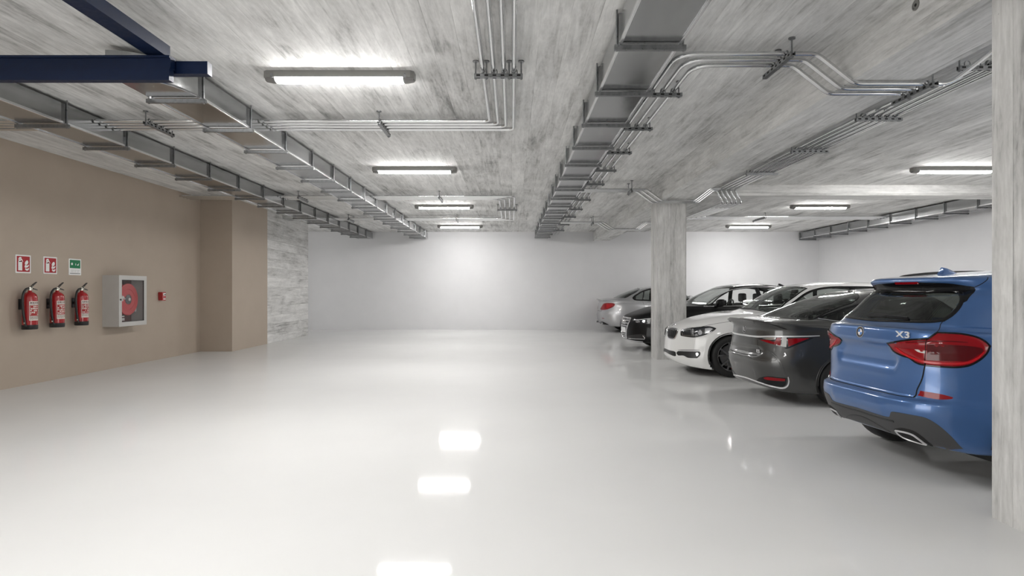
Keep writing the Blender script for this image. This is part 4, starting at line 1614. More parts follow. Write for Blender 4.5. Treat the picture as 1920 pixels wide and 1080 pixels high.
# tail lamps
lamp = [(.062, -.325, 1.108), (.090, -.51, 1.149), (.173, -.639, 1.171), (.223, -.665, 1.220), (.348, -.743, 1.216), (.44, -.789, 1.194), (.488, -.814, 1.163), (.516, -.831, 1.127), (.493, -.828, 1.074), (.45, -.817, 1.024), (.389, -.797, .981), (.327, -.767, .961), (.256, -.721, .956), (.163, -.618, .959), (.134, -.559, .972), (.116, -.506, 1.005), (.10, -.437, 1.019), (.088, -.360, 1.048)]
ld = (-.80, -.60, 0)
for s in (1, -1):
    f = lambda q: [(x, y * s, z) for x, y, z in q]
    dd = (ld[0], ld[1] * s, 0)
    c.strip('lamp_surround', smooth_loop(f(lamp), (0, 2, 3, 7), 4), M['black_gloss'], w=.016, h=.006, d=dd, closed=True, smooth_it=False)
    t = c.patch('tail_lamp', f(lamp), dd, M['red_lens'], bulge=.012, sharp=(0, 2, 3, 7), n=4)
    dark = [(.17, -.632, 1.125), (.30, -.715, 1.128), (.42, -.78, 1.12), (.47, -.815, 1.10), (.43, -.80, 1.05), (.37, -.78, 1.01), (.30, -.745, 1.005), (.17, -.625, 1.0)]
    c.patch('lamp_core', f(dark), dd, M['red_dark'], t, lift=.0155, skirt=.001, sharp=(0, 7), n=4)
    c.strip('light_guide', f([(.08, -.39, 1.09), (.10, -.45, 1.045), (.12, -.53, 1.01), (.165, -.618, .985), (.26, -.715, .982), (.36, -.775, .992), (.43, -.805, 1.03), (.475, -.82, 1.085)]), M['red_bright'], t, w=.022, h=.0165, d=dd, ends=.5)
    c.strip('light_guide', f([(.10, -.50, 1.13), (.17, -.628, 1.148), (.3, -.71, 1.155), (.40, -.76, 1.15)]), M['red_dark'], t, w=.010, h=.0165, d=dd, ends=.5)
    c.patch('reverse_lamp', f([(.135, -.548, 1.078), (.17, -.617, 1.08), (.17, -.617, 1.052), (.15, -.575, 1.058)]), dd, M['clear_lens'], t, lift=.0155, skirt=.001, sharp=(0, 1, 2), n=3)
    c.strip('panel_gap', f([(.168, -.628, 1.17), (.164, -.621, 1.06), (.162, -.617, .955)]), M['gap'], t, w=.006, h=.0162, d=dd)
# tailgate gap
c.strip('panel_gap', [(.335, -.601, 1.31), (.293, -.614, 1.275), (.223, -.665, 1.222)], M['gap'], w=.006, h=.0015, d=(-.85, -.5, .1), both=True)
gp = [(.161, -.615, .953), (.151, -.599, .848), (.13, -.570, .757), (.10, -.560, .70), (.064, -.50, .687), (.045, -.266, .685), (.04, 0, .685)]
c.strip('panel_gap', gp + [(x, -y, z) for x, y, z in gp[-2::-1]], M['gap'], w=.010, h=.0015, d=(-1, 0, 0))
# badges
c.roundel((.05, 0, 1.182), (-1, 0, .05), .050)
h, nn = c.hit(Vector((.08, -.478, 1.19)), Vector((-1, 0, 0)))
ex = Vector((.17, -.985, 0)).normalized(); ez = Vector((-.03, 0, 1)).normalized(); en = ex.cross(ez)
mx = Matrix(((ex.x * 1.45, ez.x, en.x, h.x - .004), (ex.y * 1.45, ez.y, en.y, h.y), (ex.z, ez.z, en.z, h.z), (0, 0, 0, 1)))
text_mesh('X3', .074, .004, M['badge_silver'], c.root, mx, 'model_lettering', .0015, 1.08)
# bumper: reflectors, lower trim, exhaust tips
c.patch('reflector', [(.139, -.586, .727), (.142, -.592, .751), (.215, -.691, .743), (.275, -.742, .727), (.285, -.748, .718), (.27, -.738, .707), (.211, -.696, .698), (.167, -.640, .703), (.13, -.578, .711)], (-.75, -.66, 0), M['red_lens'], sharp=(0, 1, 8), lift=.004, both=True, n=3)
trim = [(0, .502), (-.217, .496), (-.37, .497), (-.405, .525), (-.43, .552), (-.51, .558), (-.62, .556), (-.674, .544), (-.715, .496), (-.745, .414), (-.76, .325), (-.62, .29), (-.45, .32), (-.25, .345), (0, .352)]
tr_ = c.v('rear', 'lower_trim', trim + [(-y, z) for y, z in trim[-2:0:-1]], M['grey_trim'], sharp=(10, 18), lift=.003, n=4)
c.vs('rear', 'trim_groove', [(-.30, .352), (-.18, .40), (-.05, .425), (.05, .425), (.18, .40), (.30, .352)], M['black'], parent=tr_, w=.010, h=.006)
c.vs('rear', 'trim_groove', [(-.42, .47), (-.2, .468), (0, .472), (.2, .468), (.42, .47)], M['black_trim'], parent=tr_, w=.016, h=.008)
tip = smooth_loop([(-.395, .392), (-.49, .398), (-.545, .388), (-.575, .350), (-.58, .322), (-.53, .318), (-.44, .330), (-.405, .355)], (0, 4), 4)
hol = [(-.385, .40), (-.47, .428), (-.56, .425), (-.605, .385), (-.625, .322), (-.58, .305), (-.43, .32), (-.39, .355)]
for s in (1, -1):
    c.v('rear', 'exhaust_recess', [(y * s, z) for y, z in hol], M['hole'], lift=.005, sharp=(0, 4), n=4)
    bore = c.v('rear', 'exhaust_tip', [(y * s, z) for y, z in tip[::2]], M['hole'], lift=.008, n=2)
    pl, dl = c.place('rear', [(y * s, z) for y, z in tip])
    c.strip('tip_rim', pl, M['badge_silver'], bore, .011, .016, dl, closed=True, smooth_it=False)
# roof: rails and aerial
for s in (1, -1):
    m = MB()
    pts = [(.80, .57, 1.655), (.95, .575, 1.70), (1.4, .58, 1.735), (2.0, .575, 1.735), (2.35, .56, 1.70), (2.5, .55, 1.655)]
    m.tube([(x, y * s, z) for x, y, z in smooth_path(pts, 6)], .017, 8)
    m.build('roof_rail', M['black_trim'], c.root, True)
fin(c, .80, 0, 1.70, .20, .065, .075, M['paint_blue'])
# flanks
c.vs('right', 'panel_gap', [(1.22, 1.19), (1.30, .95), (1.42, .70), (1.47, .38)], M['gap'], w=.008, h=.001, both=True)
c.vs('right', 'panel_gap', [(2.33, 1.16), (2.36, .80), (2.36, .38)], M['gap'], w=.008, h=.001, both=True)
c.vs('right', 'panel_gap', [(3.34, 1.06), (3.40, .80), (3.36, .38)], M['gap'], w=.008, h=.001, both=True)
for x in (1.42, 2.52):
    c.vs('right', 'door_handle', [(x, .985), (x + .11, .985), (x + .22, .98)], M['paint_blue'], w=.03, h=.03, both=True)
c.vs('right', 'sill_trim', [(1.42, .33), (2.4, .32), (3.4, .33)], M['black_trim'], w=.09, h=.012, both=True)
# front
for s in (1, -1):
    c.v('front', 'head_lamp', [(s * .50, .80), (s * .50, .87), (s * .78, .89), (s * .80, .80)], M['lamp_silver'], bulge=.01, sharp=(0, 1, 2, 3))
    c.v('front', 'grille', [(s * .04, .68), (s * .06, .86), (s * .40, .86), (s * .36, .66)], M['black_gloss'], lift=.006)
for xw, zw, Ra in AR:
    for s in (1, -1):
        c.wheel(xw, zw, s, .925, .372, .25, .24, 5, 'double', M['alloy_dark'])
c.mirror((2.95, 1.02, 1.16), M['paint_blue'], None)
c.seats((1.25, 2.3), z=.78)
c.dashboard(3.0, 1.08)
c.underbody(.28)
c.finish()
# ------------------------------------------------------------------ dark grey saloon, rear towards the aisle
M['paint_grey'] = paint_mat('dark grey metallic lacquer', (.058, .058, .057), .5, .3)
c = Car('saloon_car', 'dark grey saloon with a boot spoiler, between the blue SUV and the white car', 'car', (3.09, 8.15, 0), math.radians(5), .92, 4.975, M['paint_grey'])
CARS['lex'] = c
rings = [
    ([(0, .25), (.5, .165), (4.4, .19), (4.97, .22)], 4.75, .28, .78, 4.5, 4.5),
    ([(0, .26), (.5, .18), (4.4, .21), (4.97, .24)], 4.88, .12, .885, 4.2, 4.5),
    ([(0, .42), (.8, .36), (4.97, .36)], 4.96, .04, .925, 3.8, 4.2),
    ([(0, .60), (4.97, .50)], 4.975, .0, .935, 3.4, 4.0),
    ([(0, .76), (4.97, .62)], 4.96, .03, .935, 3.2, 3.9),
    ([(0, .92), (2.5, .84), (4.97, .70)], 4.93, .055, .93, 3.1, 3.8),
    ([(0, 1.03), (1.2, 1.0), (2.5, .92), (4.2, .81), (4.9, .75)], 4.86, .065, .905, 3.0, 3.9),
    ([(0, 1.135), (.6, 1.10), (1.0, 1.085), (2.5, .98), (4.0, .89), (4.85, .79)], 4.76, .0, .865, 3.0, 4.2),
    ([(0, 1.15), (.5, 1.125), (1.0, 1.105), (2.5, 1.0), (3.6, .96), (4.7, .83)], 4.62, .05, .835, 3.0, 4.2),
    ([(.1, 1.145), (.5, 1.165), (1.0, 1.14), (2.5, 1.03), (3.6, 1.01), (4.4, .90)], 4.2, .25, .80, 3.2, 4.0),
    ([(.4, 1.185), (.8, 1.17), (2.0, 1.07), (3.45, 1.04)], 3.45, .46, .785, 4, 4),
    ([(.6, 1.285), (2.0, 1.25), (3.2, 1.23)], 3.12, .74, .73, 4, 4),
    (1.42, 2.82, 1.14, .655, 4, 4),
    (1.50, 2.65, 1.42, .60, 4, 4),
    ([(1.6, 1.55), (2.4, 1.575)], 2.50, 1.66, .50, 4, 4),
    ([(1.8, 1.58), (2.3, 1.605)], 2.4, 1.85, .30, 3, 3),
    ([(1.9, 1.59), (2.3, 1.615)], 2.35, 1.92, .0, 3, 3),
]
c.dents = [dent(.35, [(.40, .655), (.50, .73), (.44, .775), (-.44, .775), (-.50, .73), (-.40, .655)], .022, .035)]
c.shell(rings)
AR = [(1.03, .335, .375), (3.90, .335, .375)]
for xw, zw, Ra in AR:
    c.arch(xw, zw, Ra, yout=.88)
# glass
gl = sym([(.435, 0, 1.183), (.503, -.434, 1.186), (.56, -.60, 1.188), (.66, -.655, 1.19), (.893, -.627, 1.262), (1.129, -.608, 1.342), (1.34, -.60, 1.412), (1.50, -.50, 1.475), (1.60, -.25, 1.53), (1.63, 0, 1.545)])
c.window('rear_window', gl, (-.6, 0, 1), M['glass_dark'], M['black_gloss'], sw=.022)
p, d = c.place('right', [(.80, 1.20), (1.1, 1.155), (2.0, 1.095), (3.2, 1.06), (3.0, 1.17), (2.6, 1.42), (2.2, 1.48), (1.7, 1.44), (1.2, 1.33)])
c.window('side_window', p, (0, -1, .4), M['glass_dark'], M['black_gloss'], sharp=(0, 3), both=True)
c.vs('right', 'window_trim', [(.78, 1.19), (1.1, 1.145), (2.0, 1.08), (3.2, 1.05)], M['chrome'], w=.016, h=.008, both=True)
p, d = c.place('front', [(.66, 1.08), (0, 1.06), (-.66, 1.08), (-.54, 1.46), (0, 1.52), (.54, 1.46)])
c.window('windscreen', p, (1, 0, 1.1), M['glass_clear'], M['black_gloss'], sharp=(0, 2, 3, 5))
# boot spoiler: a thin raised lip that sweeps down at both ends
lip = [(.33, -.70, 1.035), (.20, -.631, 1.085), (.12, -.555, 1.112), (.045, -.40, 1.128), (.012, -.17, 1.138), (.006, 0, 1.14)]
c.strip('boot_spoiler', lip + [(x, -y, z) for x, y, z in lip[-2::-1]], M['paint_grey'], w=.045, h=.024, d=(-1, 0, .25), sink=.02, ends=.3)
# chrome bar and lamps
bar = [(.70, -.835, .966), (.525, -.791, .957), (.342, -.716, .950), (.217, -.622, .944), (.138, -.532, .938), (.085, -.40, .926), (.062, -.2, .920), (.056, 0, .920)]
c.strip('chrome_bar', bar + [(x, -y, z) for x, y, z in bar[-2::-1]], M['badge_silver'], w=.024, h=.008, d=None, sink=.01, ends=.4)
lampo = [(.072, -.377, .892), (.085, -.413, .912), (.138, -.533, .930), (.217, -.628, .936), (.36, -.73, .940), (.50, -.785, .944), (.626, -.822, .940), (.521, -.798, .883), (.40, -.76, .83), (.333, -.733, .793), (.298, -.715, .782), (.199, -.632, .828), (.102, -.485, .862)]
for s in (1, -1):
    f = lambda q: [(x, y * s, z) for x, y, z in q]
    dd = (-.72, -.69 * s, 0)
    t = c.patch('tail_lamp', f(lampo), dd, M['lamp_dark'], bulge=.006, sharp=(0, 6, 10), n=4)
    k = dict(lift=.0088, skirt=.002, n=3)
    c.patch('lamp_segment', f([(.082, -.418, .884), (.135, -.538, .888), (.19, -.612, .872), (.217, -.628, .93), (.256, -.660, .934), (.248, -.668, .822), (.199, -.632, .832), (.132, -.545, .852)]), dd, M['red_lens'], t, sharp=(0, 3, 4, 5), **k)
    c.patch('lamp_segment', f([(.320, -.712, .921), (.46, -.765, .93), (.575, -.803, .932), (.458, -.776, .882), (.36, -.738, .83), (.322, -.727, .812)]), dd, M['red_lens'], t, sharp=(0, 2, 5), **k)
    c.patch('lamp_guide', f([(.266, -.667, .936), (.312, -.700, .938), (.300, -.712, .806), (.20, -.635, .824), (.207, -.638, .842), (.254, -.676, .838)]), dd, M['clear_lens'], t, sharp=(0, 1, 2, 3, 4, 5), **k)
    c.patch('reverse_lamp', f([(.10, -.455, .905), (.141, -.541, .922), (.207, -.619, .932), (.20, -.617, .902), (.15, -.555, .893)]), dd, M['lamp_silver'], t, sharp=(0, 2, 3), **k)
# boot lid edges
c.strip('panel_gap', [(.075, -.37, .885), (.055, -.40, .80), (.05, -.44, .73), (.09, -.52, .755), (.13, -.57, .745)][:3], M['gap'], w=.006, h=.001, d=(-1, -.3, 0), both=True)
c.strip('panel_gap', [(.03, -.43, .665), (.012, -.2, .652), (.008, 0, .65), (.012, .2, .652), (.03, .43, .665)], M['gap'], w=.010, h=.001, d=(-1, 0, 0))
c.strip('body_crease', [(.121, -.564, .752), (.171, -.642, .691), (.223, -.699, .595), (.262, -.720, .474), (.28, -.724, .41)], M['paint_grey'], w=.03, h=.008, d=(-.75, -.65, 0), both=True, ends=.3)
c.strip('boot_edge', [(.187, -.665, .645), (.145, -.634, .622), (.04, -.42, .628), (.008, -.2, .622), (.002, 0, .62)], M['paint_grey'], w=.022, h=.008, d=(-1, -.3, 0), both=True, ends=.5)
# lower chrome and reflectors
c.patch('reflector_surround', [(.087, -.40, .35), (.122, -.562, .392), (.299, -.733, .39), (.30, -.71, .30), (.275, -.674, .262), (.19, -.52, .275), (.125, -.274, .292)], (-.75, -.66, 0), M['black_gloss'], sharp=(0, 2, 4, 6), lift=.003, both=True, n=3)
c.patch('reflector', [(.10, -.48, .360), (.125, -.561, .383), (.283, -.722, .378), (.28, -.714, .346), (.196, -.639, .342), (.125, -.525, .342)], (-.75, -.66, 0), M['red_lens'], sharp=(0, 2, 3), lift=.006, both=True, n=3)
ch = [(.305, -.74, .405), (.318, -.738, .34), (.315, -.72, .278), (.29, -.68, .244), (.22, -.60, .247), (.15, -.40, .272), (.12, -.2, .286), (.115, 0, .292)]
c.strip('chrome_strip', ch + [(x, -y, z) for x, y, z in ch[-2::-1]], M['badge_silver'], w=.022, h=.008, d=(-1, 0, .1), ends=.5)
# badge and lettering
b = c.roundel((.064, 0, 1.008), (-1, 0, .05), .055, 'plain')
h, nn = c.hit(Vector((.06, 0, 1.008)), Vector((-1, 0, 0)))
m = MB().tube([(h.x - .010, .012, h.z + .03), (h.x - .010, .008, h.z - .015), (h.x - .010, -.03, h.z - .02)], .006, 6)
m.build('badge_stroke', M['badge_silver'], b, True)
h, nn = c.hit(Vector((.05, -.40, .722)), Vector((-1, 0, 0)))
text_mesh('ES', .062, .003, M['badge_silver'], c.root, Matrix(((.12 * 1.3, -.02, -1, h.x - .004), (-1.29, 0, -.12, h.y), (0, 1, 0, h.z), (0, 0, 0, 1))), 'model_lettering', .001, 1.05)
# aerial, flanks, nose
fin(c, 1.66, 0, 1.525, .17, .06, .06, M['paint_grey'])
c.vs('right', 'panel_gap', [(1.30, 1.15), (1.42, .90), (1.46, .30)], M['gap'], w=.007, h=.001, both=True)
c.vs('right', 'panel_gap', [(2.38, 1.07), (2.42, .70), (2.42, .28)], M['gap'], w=.007, h=.001, both=True)
c.vs('right', 'panel_gap', [(3.40, 1.02), (3.46, .70), (3.44, .28)], M['gap'], w=.007, h=.001, both=True)
for x in (1.50, 2.55):
    c.vs('right', 'door_handle', [(x, .915), (x + .11, .915), (x + .22, .91)], M['paint_grey'], w=.028, h=.028, both=True)
c.vs('right', 'sill_chrome', [(1.4, .30), (2.4, .285), (3.4, .29)], M['chrome'], w=.016, h=.006, both=True)
for s in (1, -1):
    c.v('front', 'head_lamp', [(s * .46, .62), (s * .50, .70), (s * .74, .74), (s * .78, .70)], M['lamp_silver'], bulge=.01, sharp=(0, 1, 2, 3))
c.v('front', 'grille', [(.38, .30), (.20, .50), (.36, .70), (-.36, .70), (-.20, .50), (-.38, .30)], M['black_gloss'], lift=.006)
for xw, zw, Ra in AR:
    for s in (1, -1):
        c.wheel(xw, zw, s, .865, .335, .235, .22, 5)
c.mirror((3.05, .98, 1.12), M['paint_grey'], None)
c.seats((1.55, 2.6), z=.62)
c.dashboard(3.15, 1.0)
c.underbody(.19)
c.finish()
# ------------------------------------------------------------------ white hatchback, nose towards the aisle
M['paint_white'] = paint_mat('white lacquer', (.80, .80, .79), .0, .35)
hd = math.radians(177)
c = Car('hatchback_car', 'white hatchback parked nose-first between the middle column and the dark grey saloon', 'car', front_at(2.80, 10.92, hd, 4.82, 1.06), hd, 1.06, 4.82, M['paint_white'])
CARS['white'] = c
rings = [
    ([(0, .24), (.6, .2), (4.1, .10), (4.5, .13), (4.82, .20)], 4.60, .25, .78, 4.2, 4.5),
    ([(0, .26), (.6, .22), (4.1, .115), (4.5, .15), (4.82, .215)], 4.77, .10, .885, 3.6, 4.5),
    ([(0, .36), (4.0, .30), (4.82, .30)], 4.83, .03, .908, 3.2, 4.2),
    (.50, 4.82, .0, .914, 3.0, 4.0),
    (.63, 4.81, .02, .914, 2.9, 4.0),
    ([(0, .85), (2.4, .82), (4.8, .71)], 4.80, .05, .91, 2.8, 4.0),
    ([(0, 1.0), (2.4, .93), (4.2, .85), (4.75, .765)], 4.72, .08, .89, 2.8, 4.0),
    ([(0, 1.06), (2.4, .985), (3.6, .965), (4.3, .89), (4.65, .815)], 4.56, .12, .84, 2.8, 4.0),
    ([(.2, 1.09), (2.4, .995), (3.6, 1.0), (4.3, .925)], 4.15, .25, .81, 3.0, 4.0),
    ([(.3, 1.12), (2.0, 1.0), (3.55, 1.04)], 3.56, .40, .79, 3.4, 4),
    ([(.6, 1.24), (3.2, 1.22)], 3.25, .62, .735, 3.6, 4),
    (1.38, 2.96, .95, .665, 3.8, 4),
    (1.445, 2.78, 1.15, .605, 3.8, 4),
    (1.495, 2.5, 1.45, .42, 3, 3),
    (1.52, 2.2, 1.7, .0, 3, 3),
]
c.shell(rings)
AR = [(3.95, .33, .368), (1.03, .33, .368)]
for xw, zw, Ra in AR:
    c.arch(xw, zw, Ra, yout=.84)
# glass
gl = sym([(3.52, 0, 1.05), (3.46, .40, 1.045), (3.40, .56, 1.035), (3.30, .640, 1.045), (3.10, .622, 1.155), (2.926, .606, 1.274), (2.717, .563, 1.401), (2.80, .35, 1.425), (2.84, 0, 1.435)])
c.window('windscreen', gl, (.75, 0, 1), M['glass_clear'], M['black_gloss'], sharp=(6, 10), sw=.022)
sw_ = [(3.33, .80, .985), (3.115, .667, 1.071), (2.95, .66, 1.19), (2.77, .635, 1.316), (2.60, .625, 1.385), (2.39, .63, 1.42), (2.1, .64, 1.428), (1.6, .64, 1.415), (1.1, .64, 1.34), (.75, .66, 1.24), (.62, .70, 1.15), (1.0, .78, 1.08), (1.6, .80, 1.035), (2.5, .81, 1.0)]
c.window('side_window', sw_, (0, 1, .35), M['glass_mid'], M['black_gloss'], sharp=(0, 10), both=True, sw=.036)
c.vs('left', 'window_pillar', [(1.98, 1.03), (2.06, 1.42)], M['black_gloss'], w=.07, h=.008, both=True)
c.vs('left', 'window_pillar', [(1.12, 1.08), (1.20, 1.35)], M['black_gloss'], w=.05, h=.008, both=True)
p, d = c.place('rear', [(.60, 1.16), (0, 1.14), (-.60, 1.16), (-.50, 1.40), (0, 1.43), (.50, 1.40)])
c.window('rear_window', p, (-.8, 0, 1), M['glass_dark'], M['black_gloss'], sharp=(0, 2, 3, 5))
# nose
kid = [(.035, .712), (.06, .735), (.2, .742), (.345, .735), (.392, .715), (.40, .66), (.375, .588), (.32, .566), (.2, .566), (.11, .59), (.05, .64)]
for s in (1, -1):
    q = [(y * s, z) for y, z in kid]
    g = c.v('front', 'grille', q, M['black'], lift=.004, n=4)
    p, d = c.place('front', smooth_loop(q, (), 4))
    c.strip('grille_frame', p, M['chrome'], g, .020, .014, d, closed=True, smooth_it=False)
    for k in range(7):
        y = s * (.085 + .045 * k)
        c.vs('front', 'grille_slat', [(y, .60 if k > 0 else .65), (y, .67), (y, .715)], M['black_trim'], parent=g, w=.012, h=.012, n=3)
hl = [(4.675, .452, .722), (4.509, .575, .765), (4.323, .673, .793), (4.249, .708, .787), (4.194, .734, .768), (4.254, .723, .720), (4.369, .687, .662), (4.497, .627, .623), (4.605, .550, .626), (4.68, .470, .637)]
for s in (1, -1):
    f = lambda q: [(x, y * s, z) for x, y, z in q]
    dd = (.80, .60 * s, .1)
    t = c.patch('head_lamp', f(hl), dd, M['lamp_dark'], bulge=.008, sharp=(0, 4, 9), n=4)
    c.strip('lamp_surround', smooth_loop(f(hl), (0, 4, 9), 4), M['black_gloss'], t, .012, .009, dd, closed=True, smooth_it=False)
    c.strip('light_guide', f([(4.67, .458, .715), (4.54, .57, .745), (4.533, .60, .635), (4.655, .50, .642), (4.67, .458, .715)]), M['lamp_silver'], t, w=.010, h=.0125, d=dd, smooth_it=False)
    c.strip('light_guide', f([(4.52, .585, .75), (4.515, .612, .632)]), M['lamp_silver'], t, w=.022, h=.0125, d=dd, smooth_it=False)
    h, nn = c.hit(Vector((4.42, .656 * s, .695)), Vector(dd).normalized())
    for r0, r1, mm_, nm in ((.0005, .036, M['lamp_silver'], 'projector'), (.040, .050, M['lamp_dark'], 'projector_ring')):
        m = MB()
        u = Vector((0, 0, 1)).cross(nn).normalized(); v = nn.cross(u)
        an = [2 * PI * k / 28 for k in range(28)]
        vs_ = [h + u * (r_ * math.cos(a)) + v * (r_ * math.sin(a)) + nn * z_ for r_, z_ in ((r1, .004), (r1, .014), (r0, .014 if nm == 'projector' else .012)) for a in an]
        fs_ = [(i * 28 + k, i * 28 + (k + 1) % 28, (i + 1) * 28 + (k + 1) % 28, (i + 1) * 28 + k) for i in range(2) for k in range(28)]
        m.add(vs_, fs_)
        m.build(nm, mm_, t, True, 30)
    c.patch('lamp_segment', f([(4.36, .682, .765), (4.28, .705, .775), (4.24, .722, .76), (4.30, .715, .71), (4.36, .695, .68)]), dd, M['lamp_silver'], t, lift=.011, skirt=.001, sharp=(0, 2, 4), n=3)
    fg = [(4.747, .442, .345), (4.723, .470, .382), (4.599, .596, .391), (4.444, .687, .401), (4.432, .700, .38), (4.436, .700, .335), (4.476, .682, .290), (4.601, .607, .289), (4.66, .555, .318), (4.726, .481, .312)]
    t = c.patch('fog_intake', f(fg), (.85, .5 * s, 0), M['black'], sharp=(0, 3, 6), lift=.003, n=3)
    c.patch('fog_lamp', f([(4.485, .665, .372), (4.46, .682, .374), (4.458, .688, .345), (4.48, .675, .325)]), (.8, .6 * s, 0), M['lamp_silver'], t, lift=.008, n=3)
    c.strip('bumper_crease', f([(4.73, .46, .40), (4.60, .60, .412), (4.44, .69, .42)]), M['grey_trim'], w=.010, h=.002, d=(.8, .6 * s, 0), ends=.3)
c.v('front', 'lower_intake', [(0, .375), (.25, .372), (.40, .368), (.43, .33), (.42, .292), (.26, .305), (0, .318), (-.26, .305), (-.42, .292), (-.43, .33), (-.40, .368), (-.25, .372)], M['black'], lift=.003, n=3)
c.roundel((4.70, 0, .785), (.75, 0, .66), .042)
# hood shut line, hood creases
c.strip('panel_gap', [(4.60, .50, .80), (4.42, .64, .845), (4.0, .76, .92), (3.6, .77, .965), (3.42, .72, 1.01)], M['gap'], w=.005, h=.001, d=(.1, .2, 1), both=True)
# flanks
c.vs('left', 'panel_gap', [(3.38, .97), (3.40, .70), (3.34, .26)], M['gap'], w=.007, h=.001, both=True)
c.vs('left', 'panel_gap', [(2.02, 1.02), (2.02, .70), (2.0, .26)], M['gap'], w=.007, h=.001, both=True)
c.vs('left', 'panel_gap', [(1.10, 1.06), (1.30, .80), (1.42, .45), (1.44, .26)], M['gap'], w=.007, h=.001, both=True)
for x in (1.22, 2.12):
    c.vs('left', 'door_handle', [(x, .90), (x + .11, .90), (x + .22, .895)], M['paint_white'], w=.028, h=.028, both=True)
for s in (1, -1):
    c.v('rear', 'tail_lamp', [(s * .45, .88), (s * .48, .98), (s * .80, .98), (s * .84, .86)], M['red_lens'], bulge=.01, sharp=(0, 1, 2, 3))
c.strip('wiper_blade', [(3.46, -.50, 1.04), (3.50, -.10, 1.052), (3.46, .42, 1.045)], M['black'], w=.014, h=.012, d=(.7, 0, 1), ends=.5)
for xw, zw, Ra in AR:
    for s in (1, -1):
        c.wheel(xw, zw, s, .808 if xw > 2 else .86, .33, .232, .22, 5)
c.mirror((3.02, .99, 1.045), M['paint_white'], None, (.10, .22, .15))
c.seats((1.35, 2.35), z=.58)
c.dashboard(3.1, 1.0)
mr = MB().box((2.66, -.12, 1.32), (2.69, .12, 1.385), .012).build('rear_view_mirror', M['black'], c.root, True)
c.underbody(.20)
c.finish()
# ------------------------------------------------------------------ black liftback, nose towards the aisle, behind the middle column
M['paint_black'] = paint_mat('black lacquer', (.004, .004, .0045), .0, .4, .22, .15)
hd = math.radians(184)
c = Car('liftback_car', 'black liftback parked nose-first, partly hidden by the middle concrete column', 'car', front_at(2.77, 14.95, hd, 4.71, 1.12), hd, 1.12, 4.71, M['paint_black'])
CARS['audi'] = c
rings = [
    ([(0, .24), (.6, .2), (4.2, .18), (4.7, .19)], 4.45, .25, .76, 4.2, 4.5),
    ([(0, .26), (.6, .22), (4.2, .20), (4.7, .205)], 4.62, .10, .87, 3.6, 4.5),
    (.32, 4.70, .03, .91, 3.2, 4.2),
    (.48, 4.71, .0, .925, 3.0, 4.0),
    (.60, 4.70, .02, .925, 2.9, 4.0),
    ([(0, .82), (2.4, .78), (4.7, .69)], 4.675, .05, .92, 2.8, 4.0),
    ([(0, .95), (2.4, .90), (4.0, .85), (4.65, .745)], 4.60, .08, .895, 2.8, 4.0),
    ([(0, 1.0), (2.4, .935), (3.5, .925), (4.1, .885), (4.5, .80)], 4.45, .12, .845, 2.8, 4.0),
    ([(.2, 1.02), (2.4, .95), (3.5, .97), (4.1, .93)], 4.05, .25, .81, 3.0, 4.0),
    ([(.3, 1.04), (2.0, .965), (3.35, .995)], 3.35, .45, .79, 3.4, 4),
    ([(.6, 1.16), (3.2, 1.16)], 3.02, .80, .725, 3.6, 4),
    (1.31, 2.68, 1.1, .65, 3.8, 4),
    (1.385, 2.48, 1.3, .595, 3.8, 4),
    (1.43, 2.2, 1.55, .42, 3, 3),
    (1.455, 2.05, 1.7, .0, 3, 3),
]
c.shell(rings)
AR = [(3.83, .33, .368), (1.02, .33, .368)]
for xw, zw, Ra in AR:
    c.arch(xw, zw, Ra, yout=.85)
gl = sym([(3.30, 0, 1.01), (3.26, .36, 1.008), (3.19, .60, .995), (3.10, .655, 1.02), (2.80, .61, 1.19), (2.55, .565, 1.315), (2.40, .51, 1.38), (2.47, .28, 1.395), (2.5, 0, 1.40)])
c.window('windscreen', gl, (.75, 0, 1), M['glass_clear'], M['black_gloss'], sharp=(6, 10), sw=.024)
sd = [(3.20, .78, .962), (2.94, .60, 1.114), (2.755, .59, 1.217), (2.522, .58, 1.309), (2.249, .605, 1.356), (1.837, .610, 1.374), (1.40, .61, 1.34), (.95, .62, 1.22), (.66, .68, 1.085), (1.0, .74, 1.02), (1.6, .775, .99), (2.272, .783, .978), (2.736, .783, .967)]
c.window('side_window', sd, (0, 1, .35), M['glass_bright'], M['black_gloss'], sharp=(0, 8), both=True, sw=.036)
for s in (1, -1):
    lp = [c.hit(Vector((x, y * s, z)), Vector((0, s, .35)).normalized())[0] for x, y, z in smooth_loop(sd, (0, 8), 5)]
    c.strip('window_trim', lp, M['chrome'], None, .016, .010, (0, s, .35), closed=True, smooth_it=False)
c.vs('left', 'window_pillar', [(1.95, .99), (1.98, 1.36)], M['black_gloss'], w=.09, h=.008, both=True)
c.vs('left', 'window_pillar', [(1.12, 1.02), (1.20, 1.27)], M['black_gloss'], w=.04, h=.008, both=True)
p, d = c.place('rear', [(.58, 1.09), (0, 1.07), (-.58, 1.09), (-.48, 1.33), (0, 1.37), (.48, 1.33)])
c.window('rear_window', p, (-.5, 0, 1), M['glass_dark'], M['black_gloss'], sharp=(0, 2, 3, 5))
